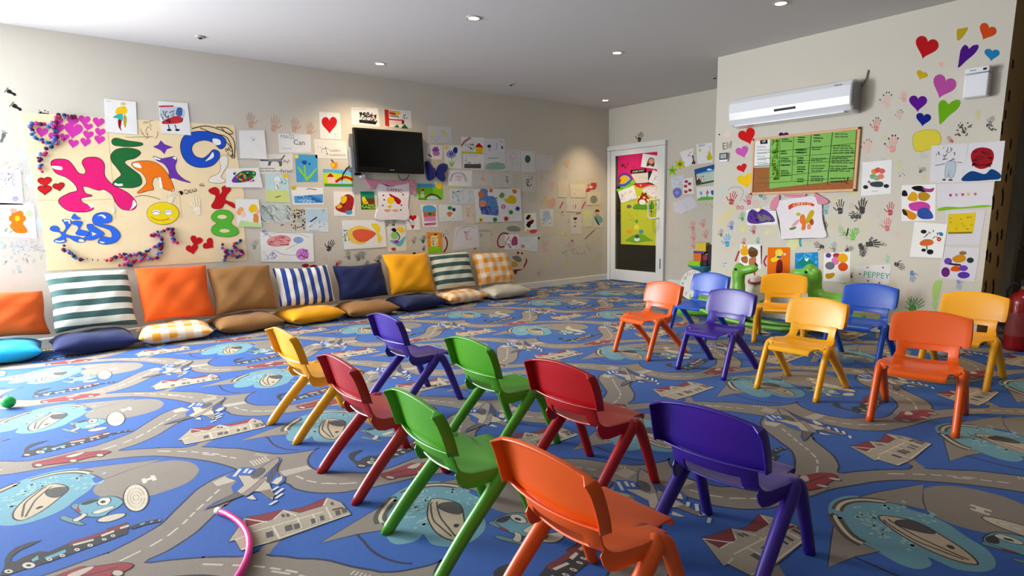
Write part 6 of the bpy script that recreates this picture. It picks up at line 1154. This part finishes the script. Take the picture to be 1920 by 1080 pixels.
def smoothpts(P, n=4):
    out = []
    for i in range(len(P) - 1):
        p0, p1, p2, p3 = [P[min(max(i + d_, 0), len(P) - 1)] for d_ in (-1, 0, 1, 2)]
        for k in range(n):
            u = k / n; out.append([0.5 * (2 * b_ + (c_ - a_) * u + (2 * a_ - 5 * b_ + 4 * c_ - d2) * u * u + (3 * b_ - a_ - 3 * c_ + d2) * u ** 3) for a_, b_, c_, d2 in zip(p0, p1, p2, p3)])
    out.append(list(P[-1])); return out
def dino_half(flip, body, head, eye, lip):
    bm = bmesh.new(); Q = smoothpts([N(*q) for q in body]); tube(bm, [q[:3] for q in Q], [(max(q[3], .004) * 1.0, max(q[3], .004) * .9) for q in Q], 18)
    Q = smoothpts([N(*q) for q in head]); tube(bm, [q[:3] for q in Q], [(max(q[3], .004), max(q[3], .004) * .82) for q in Q], 18)
    b_ = obj('dinosaur', bm, M_dino, t, True)
    r_ = b_.modifiers.new('remesh', 'REMESH'); r_.mode = 'VOXEL'; r_.voxel_size = .009; r_.use_smooth_shade = True
    sm = b_.modifiers.new('smooth', 'SMOOTH'); sm.iterations = 5; sm.factor = .6
    q = at(*eye, YD - .060); bm = bmesh.new(); bmesh.ops.create_uvsphere(bm, u_segments=12, v_segments=8, radius=.013, matrix=Matrix.Translation((q[0], -.060, q[2]))); obj('eye', bm, mat('eye_black', '#0c2008', .2), b_, True)
    L = [at(*p_, YD - .036) for p_ in lip]; bm = bmesh.new(); tube(bm, [(l[0], -.036, l[2]) for l in L], .0025, 6); obj('mouth', bm, mat('mouth_dark', '#2c6010', .5), b_, True)
dino_half(1, [(1268, 590, .03), (1290, 578, .075), (1325, 574, .10), (1360, 570, .095), (1380, 558, .072), (1385, 543, .066), (1385, 528, .060), (1385, 516, .064), (1385, 506, .058), (1386, 499, .034)],
          [(1378, 506, .03), (1384, 506, .072), (1394, 507, .052), (1402, 506, .044), (1411, 504, .042), (1418, 504, .028), (1422, 504, .006)], (1379, 505), [(1392, 513), (1402, 512), (1414, 508)])
dino_half(-1, [(1610, 536, .018), (1616, 537, .036), (1612, 548, .045), (1592, 562, .070), (1566, 568, .09), (1540, 562, .085), (1529, 548, .070), (1528, 534, .060), (1528, 520, .062), (1526, 511, .064), (1524, 503, .034)],
          [(1530, 508, .03), (1522, 509, .074), (1511, 513, .056), (1502, 513, .046), (1492, 512, .042), (1486, 512, .030), (1482, 512, .006)], (1511, 510), [(1506, 521), (1498, 520), (1487, 516)])
bm = bmesh.new(); xs = [at(1290, 560)[0], at(1640, 600)[0]]
n = 22; up = []; 
def rz(f): return .02 + .16 * (2 * f - 1) ** 2
for yy in (-.14, .10):
    tube(bm, [(xs[0] + (xs[1] - xs[0]) * k / n, yy, rz(k / n)) for k in range(n + 1)], .022, 10)
o = obj('rocker_rails', bm, M_dino, t, True)
o = obj('seat_beam', boxbm((xs[0] + .10, -.12, .17), (xs[1] - .1, .10, .215)), M_dino, t); bevel_mod(o, .02, 3)
for k in (.3, .7):
    x = xs[0] + (xs[1] - xs[0]) * k; bevel_mod(obj('support', boxbm((x - .04, -.13, rz(k) + .0), (x + .04, .10, .18)), M_dino, t), .01)
# soft white toy behind the left dinosaur
t = thing('plush_toy', 'pale plush toy with a rose scarf slumped behind the left dinosaur head', 'plush toy', (*[hit(1412, 560, 1, 5.38)[i] for i in (0, 1)], 0))
M_pl = mat('plush', '#cfccc4', .95, .1, sheen=.6, bump=.6, bscale=60, noise=.06, nscale=20)
skin_obj('body', [[(0, .02, .10, .09), (0, .02, .22, .095), (.01, .02, .36, .08), (.02, .01, .46, .06)], [1, (-.13, -.03, .27, .045)], [1, (.12, -.03, .25, .045)], [0, (-.08, -.12, .075, .055)], [0, (.08, -.12, .075, .055)]], M_pl, t)
bm = bmesh.new(); tube(bm, [(.018 + .070 * math.cos(a), .012 + .072 * math.sin(a), .395 + .02 * math.sin(a)) for a in [k * PI / 8 for k in range(17)]], .014, 8, cap=False); obj('scarf', bm, mat('rose', '#a04860', .9), t, True)
# play table with tray, number disc and blocks by the far wall
px = lambda x, y, yy: hit(x, y, 1, yy)
YT = 6.45
t = thing('play_stand', 'play stand with a light blue tray beside the pillar', 'play stand', (px(1318, 500, YT).x, YT, 0))
tz = px(1318, 497, YT).z
bm = bmesh.new(); lathe(bm, [(.06, tz - .10), (.14, tz - .045), (.19, tz - .012), (.20, tz), (.185, tz), (.17, tz - .01)], 28); obj('tray', bm, mat('tray_blue', '#3898b8', .35), t, True)
bm = bmesh.new(); lathe(bm, [(.14, 0.003), (.14, .02), (.04, .05), (.03, tz - .09)], 20); obj('pedestal', bm, M_whiteplastic, t, True)
def block(label, x0, y0, x1, y1, c, yy=YT, dd=.10, rz_=0, base=None):
    a, b = px(x0, y1, yy), px(x1, y0, yy); w2 = (b.x - a.x) / 2; h2 = (b.z - a.z) / 2
    t_ = thing('toy_block', label, 'toy block', ((a.x + b.x) / 2, yy, a.z), rz_, 'building blocks on the play stand')
    o = obj('block', boxbm((-w2, -dd / 2, 0), (w2, dd / 2, 2 * h2)), mat('block_' + c.strip('#'), c, .35), t_); bevel_mod(o, .006)
    bm = bmesh.new()
    for sx in (-.5, .5): lathe(bm, [(min(.014, w2 * .4), 2 * h2 - .002), (min(.014, w2 * .4), 2 * h2 + .003)], 12, Matrix.Translation((w2 * sx, 0, 0)))
    obj('stud', bm, mat('stud_' + c.strip('#'), c, .35), t_)
block('black upright toy block standing at the right end of the block pile', 1330, 459, 1338, 497, '#120e10', YT + .02, .1)
block('lime and yellow toy block lying lowest on the blue tray', 1294, 490, 1316, 498, '#98d818', YT - .05, .08)
block('dark plum toy block beside the lime block on the tray', 1316.5, 488, 1329.5, 498, '#3c1428', YT, .1)
block('orange toy block in the middle of the pile', 1304, 475, 1319, 489, '#e07018', YT - .02, .1)
block('crimson toy block right of the orange block', 1319.5, 478, 1329.5, 487.5, '#982848', YT, .08)
block('flat purple toy block under the yellow one', 1304, 471, 1325, 475, '#4c3890', YT - .01, .1)
block('large yellow toy block on top of the pile', 1309, 455, 1328, 471, '#e0c030', YT, .1)
# number disc leaning against the wall
dc = hit(1294, 562, 2, 0)
t = thing('number_disc', 'large white disc with coloured numbers leaning near the far wall', 'number disc', (dc.x, dc.y, 0), 0)
DM = Matrix.Translation((0, .04, .185)) @ Matrix.Rotation(math.radians(78), 4, 'X')
bm = bmesh.new(); lathe(bm, [(.18, -.010), (.188, -.006), (.188, .006), (.18, .010)], 40, DM); obj('disc', bm, mat('disc_white', '#dcdcd4', .5), t)
s = Sheet('F'); s.val = 6.55; bm_ = None
bm = bmesh.new(); cl = bm.loops.layers.float_color.new('Col')
def num(body, a, c):
    cu = bpy.data.curves.new('t', 'FONT'); cu.body = body; cu.size = .065; cu.align_x = 'CENTER'; cu.align_y = 'CENTER'; cu.resolution_u = 2
    to = bpy.data.objects.new('t', cu); COL.objects.link(to); bpy.context.view_layer.update(); me = to.to_mesh()
    Mx = DM @ Matrix.Translation((.145 * math.cos(a), .145 * math.sin(a), .0115))
    vs = [bm.verts.new(Mx @ v.co) for v in me.vertices]
    for p in me.polygons:
        f = bm.faces.new([vs[i] for i in p.vertices])
        for l in f.loops: l[cl] = (*colr(c), 1)
    to.to_mesh_clear(); bpy.data.objects.remove(to); bpy.data.curves.remove(cu)
for k, c in enumerate(('#8a4838', '#58984c', '#b04048', '#c89040', '#a83840', '#48986c', '#6070b0', '#b06838', '#8a4090', '#58984c', '#b04048', '#c89040')): num(str((3 - k - 1) % 12 + 1), PI / 6 * k, c)
obj('numbers', bm, M_paper, t)
# fire extinguisher
t = thing('fire_extinguisher', 'red fire extinguisher standing on the carpet at the right edge', 'fire extinguisher', (hit(1883, 620, 1, 5.62).x + .09, 5.62, 0))
bm = bmesh.new(); lathe(bm, [(.075, 0.003), (.088, .012), (.09, .03), (.09, .37), (.082, .41), (.055, .445), (.03, .455), (.028, .475)], 28); obj('cylinder', bm, mat('extinguisher_red', '#8c0a10', .25, .5, coat=.3), t, True)
bm = bmesh.new(); s_ = 40
lb = [[bm.verts.new((.0908 * math.cos(a), .0908 * math.sin(a), z)) for a in [math.radians(-150 + 100 * k / 12) for k in range(13)]] for z in (.12, .30)]
for k in range(12): bm.faces.new((lb[0][k], lb[0][k + 1], lb[1][k + 1], lb[1][k]))
obj('label_plate', bm, mat('extinguisher_label', '#8a3838', .5, noise=.35, nscale=60), t)
bm = bmesh.new(); lathe(bm, [(.022, .475), (.024, .50), (.016, .515)], 16); box(bm, (-.02, -.012, .505), (.10, .012, .52)); box(bm, (-.02, -.012, .535), (.10, .012, .548)); box(bm, (-.022, -.014, .50), (-.005, .014, .55)); obj('valve', bm, M_blackm, t)
bm = bmesh.new(); tube(bm, [(-.02, 0, .50), (-.07, 0, .52), (-.105, 0, .47), (-.105, 0, .36), (-.10, 0, .2)], .011, 10); obj('hose', bm, M_blackm, t, True)
bm = bmesh.new(); lathe(bm, [(.014, 0), (.014, .012)], 14, Matrix.Translation((0, -.03, .49)) @ Matrix.Rotation(PI / 2, 4, 'X')); obj('gauge', bm, mat('chrome', '#c8c8c8', .15, metal=1), t)
# small white ball behind the orange chair
c = hit(1771, 655, 2, .055); bm = bmesh.new(); bmesh.ops.create_uvsphere(bm, u_segments=24, v_segments=14, radius=.055)
t = obj('toy_ball', bm, mat('ball_white', '#d4d4d8', .35, .5), None, True, label='white ball on the carpet seen through the slot of the orange chair', category='ball'); t.location = (c.x, c.y, .057)
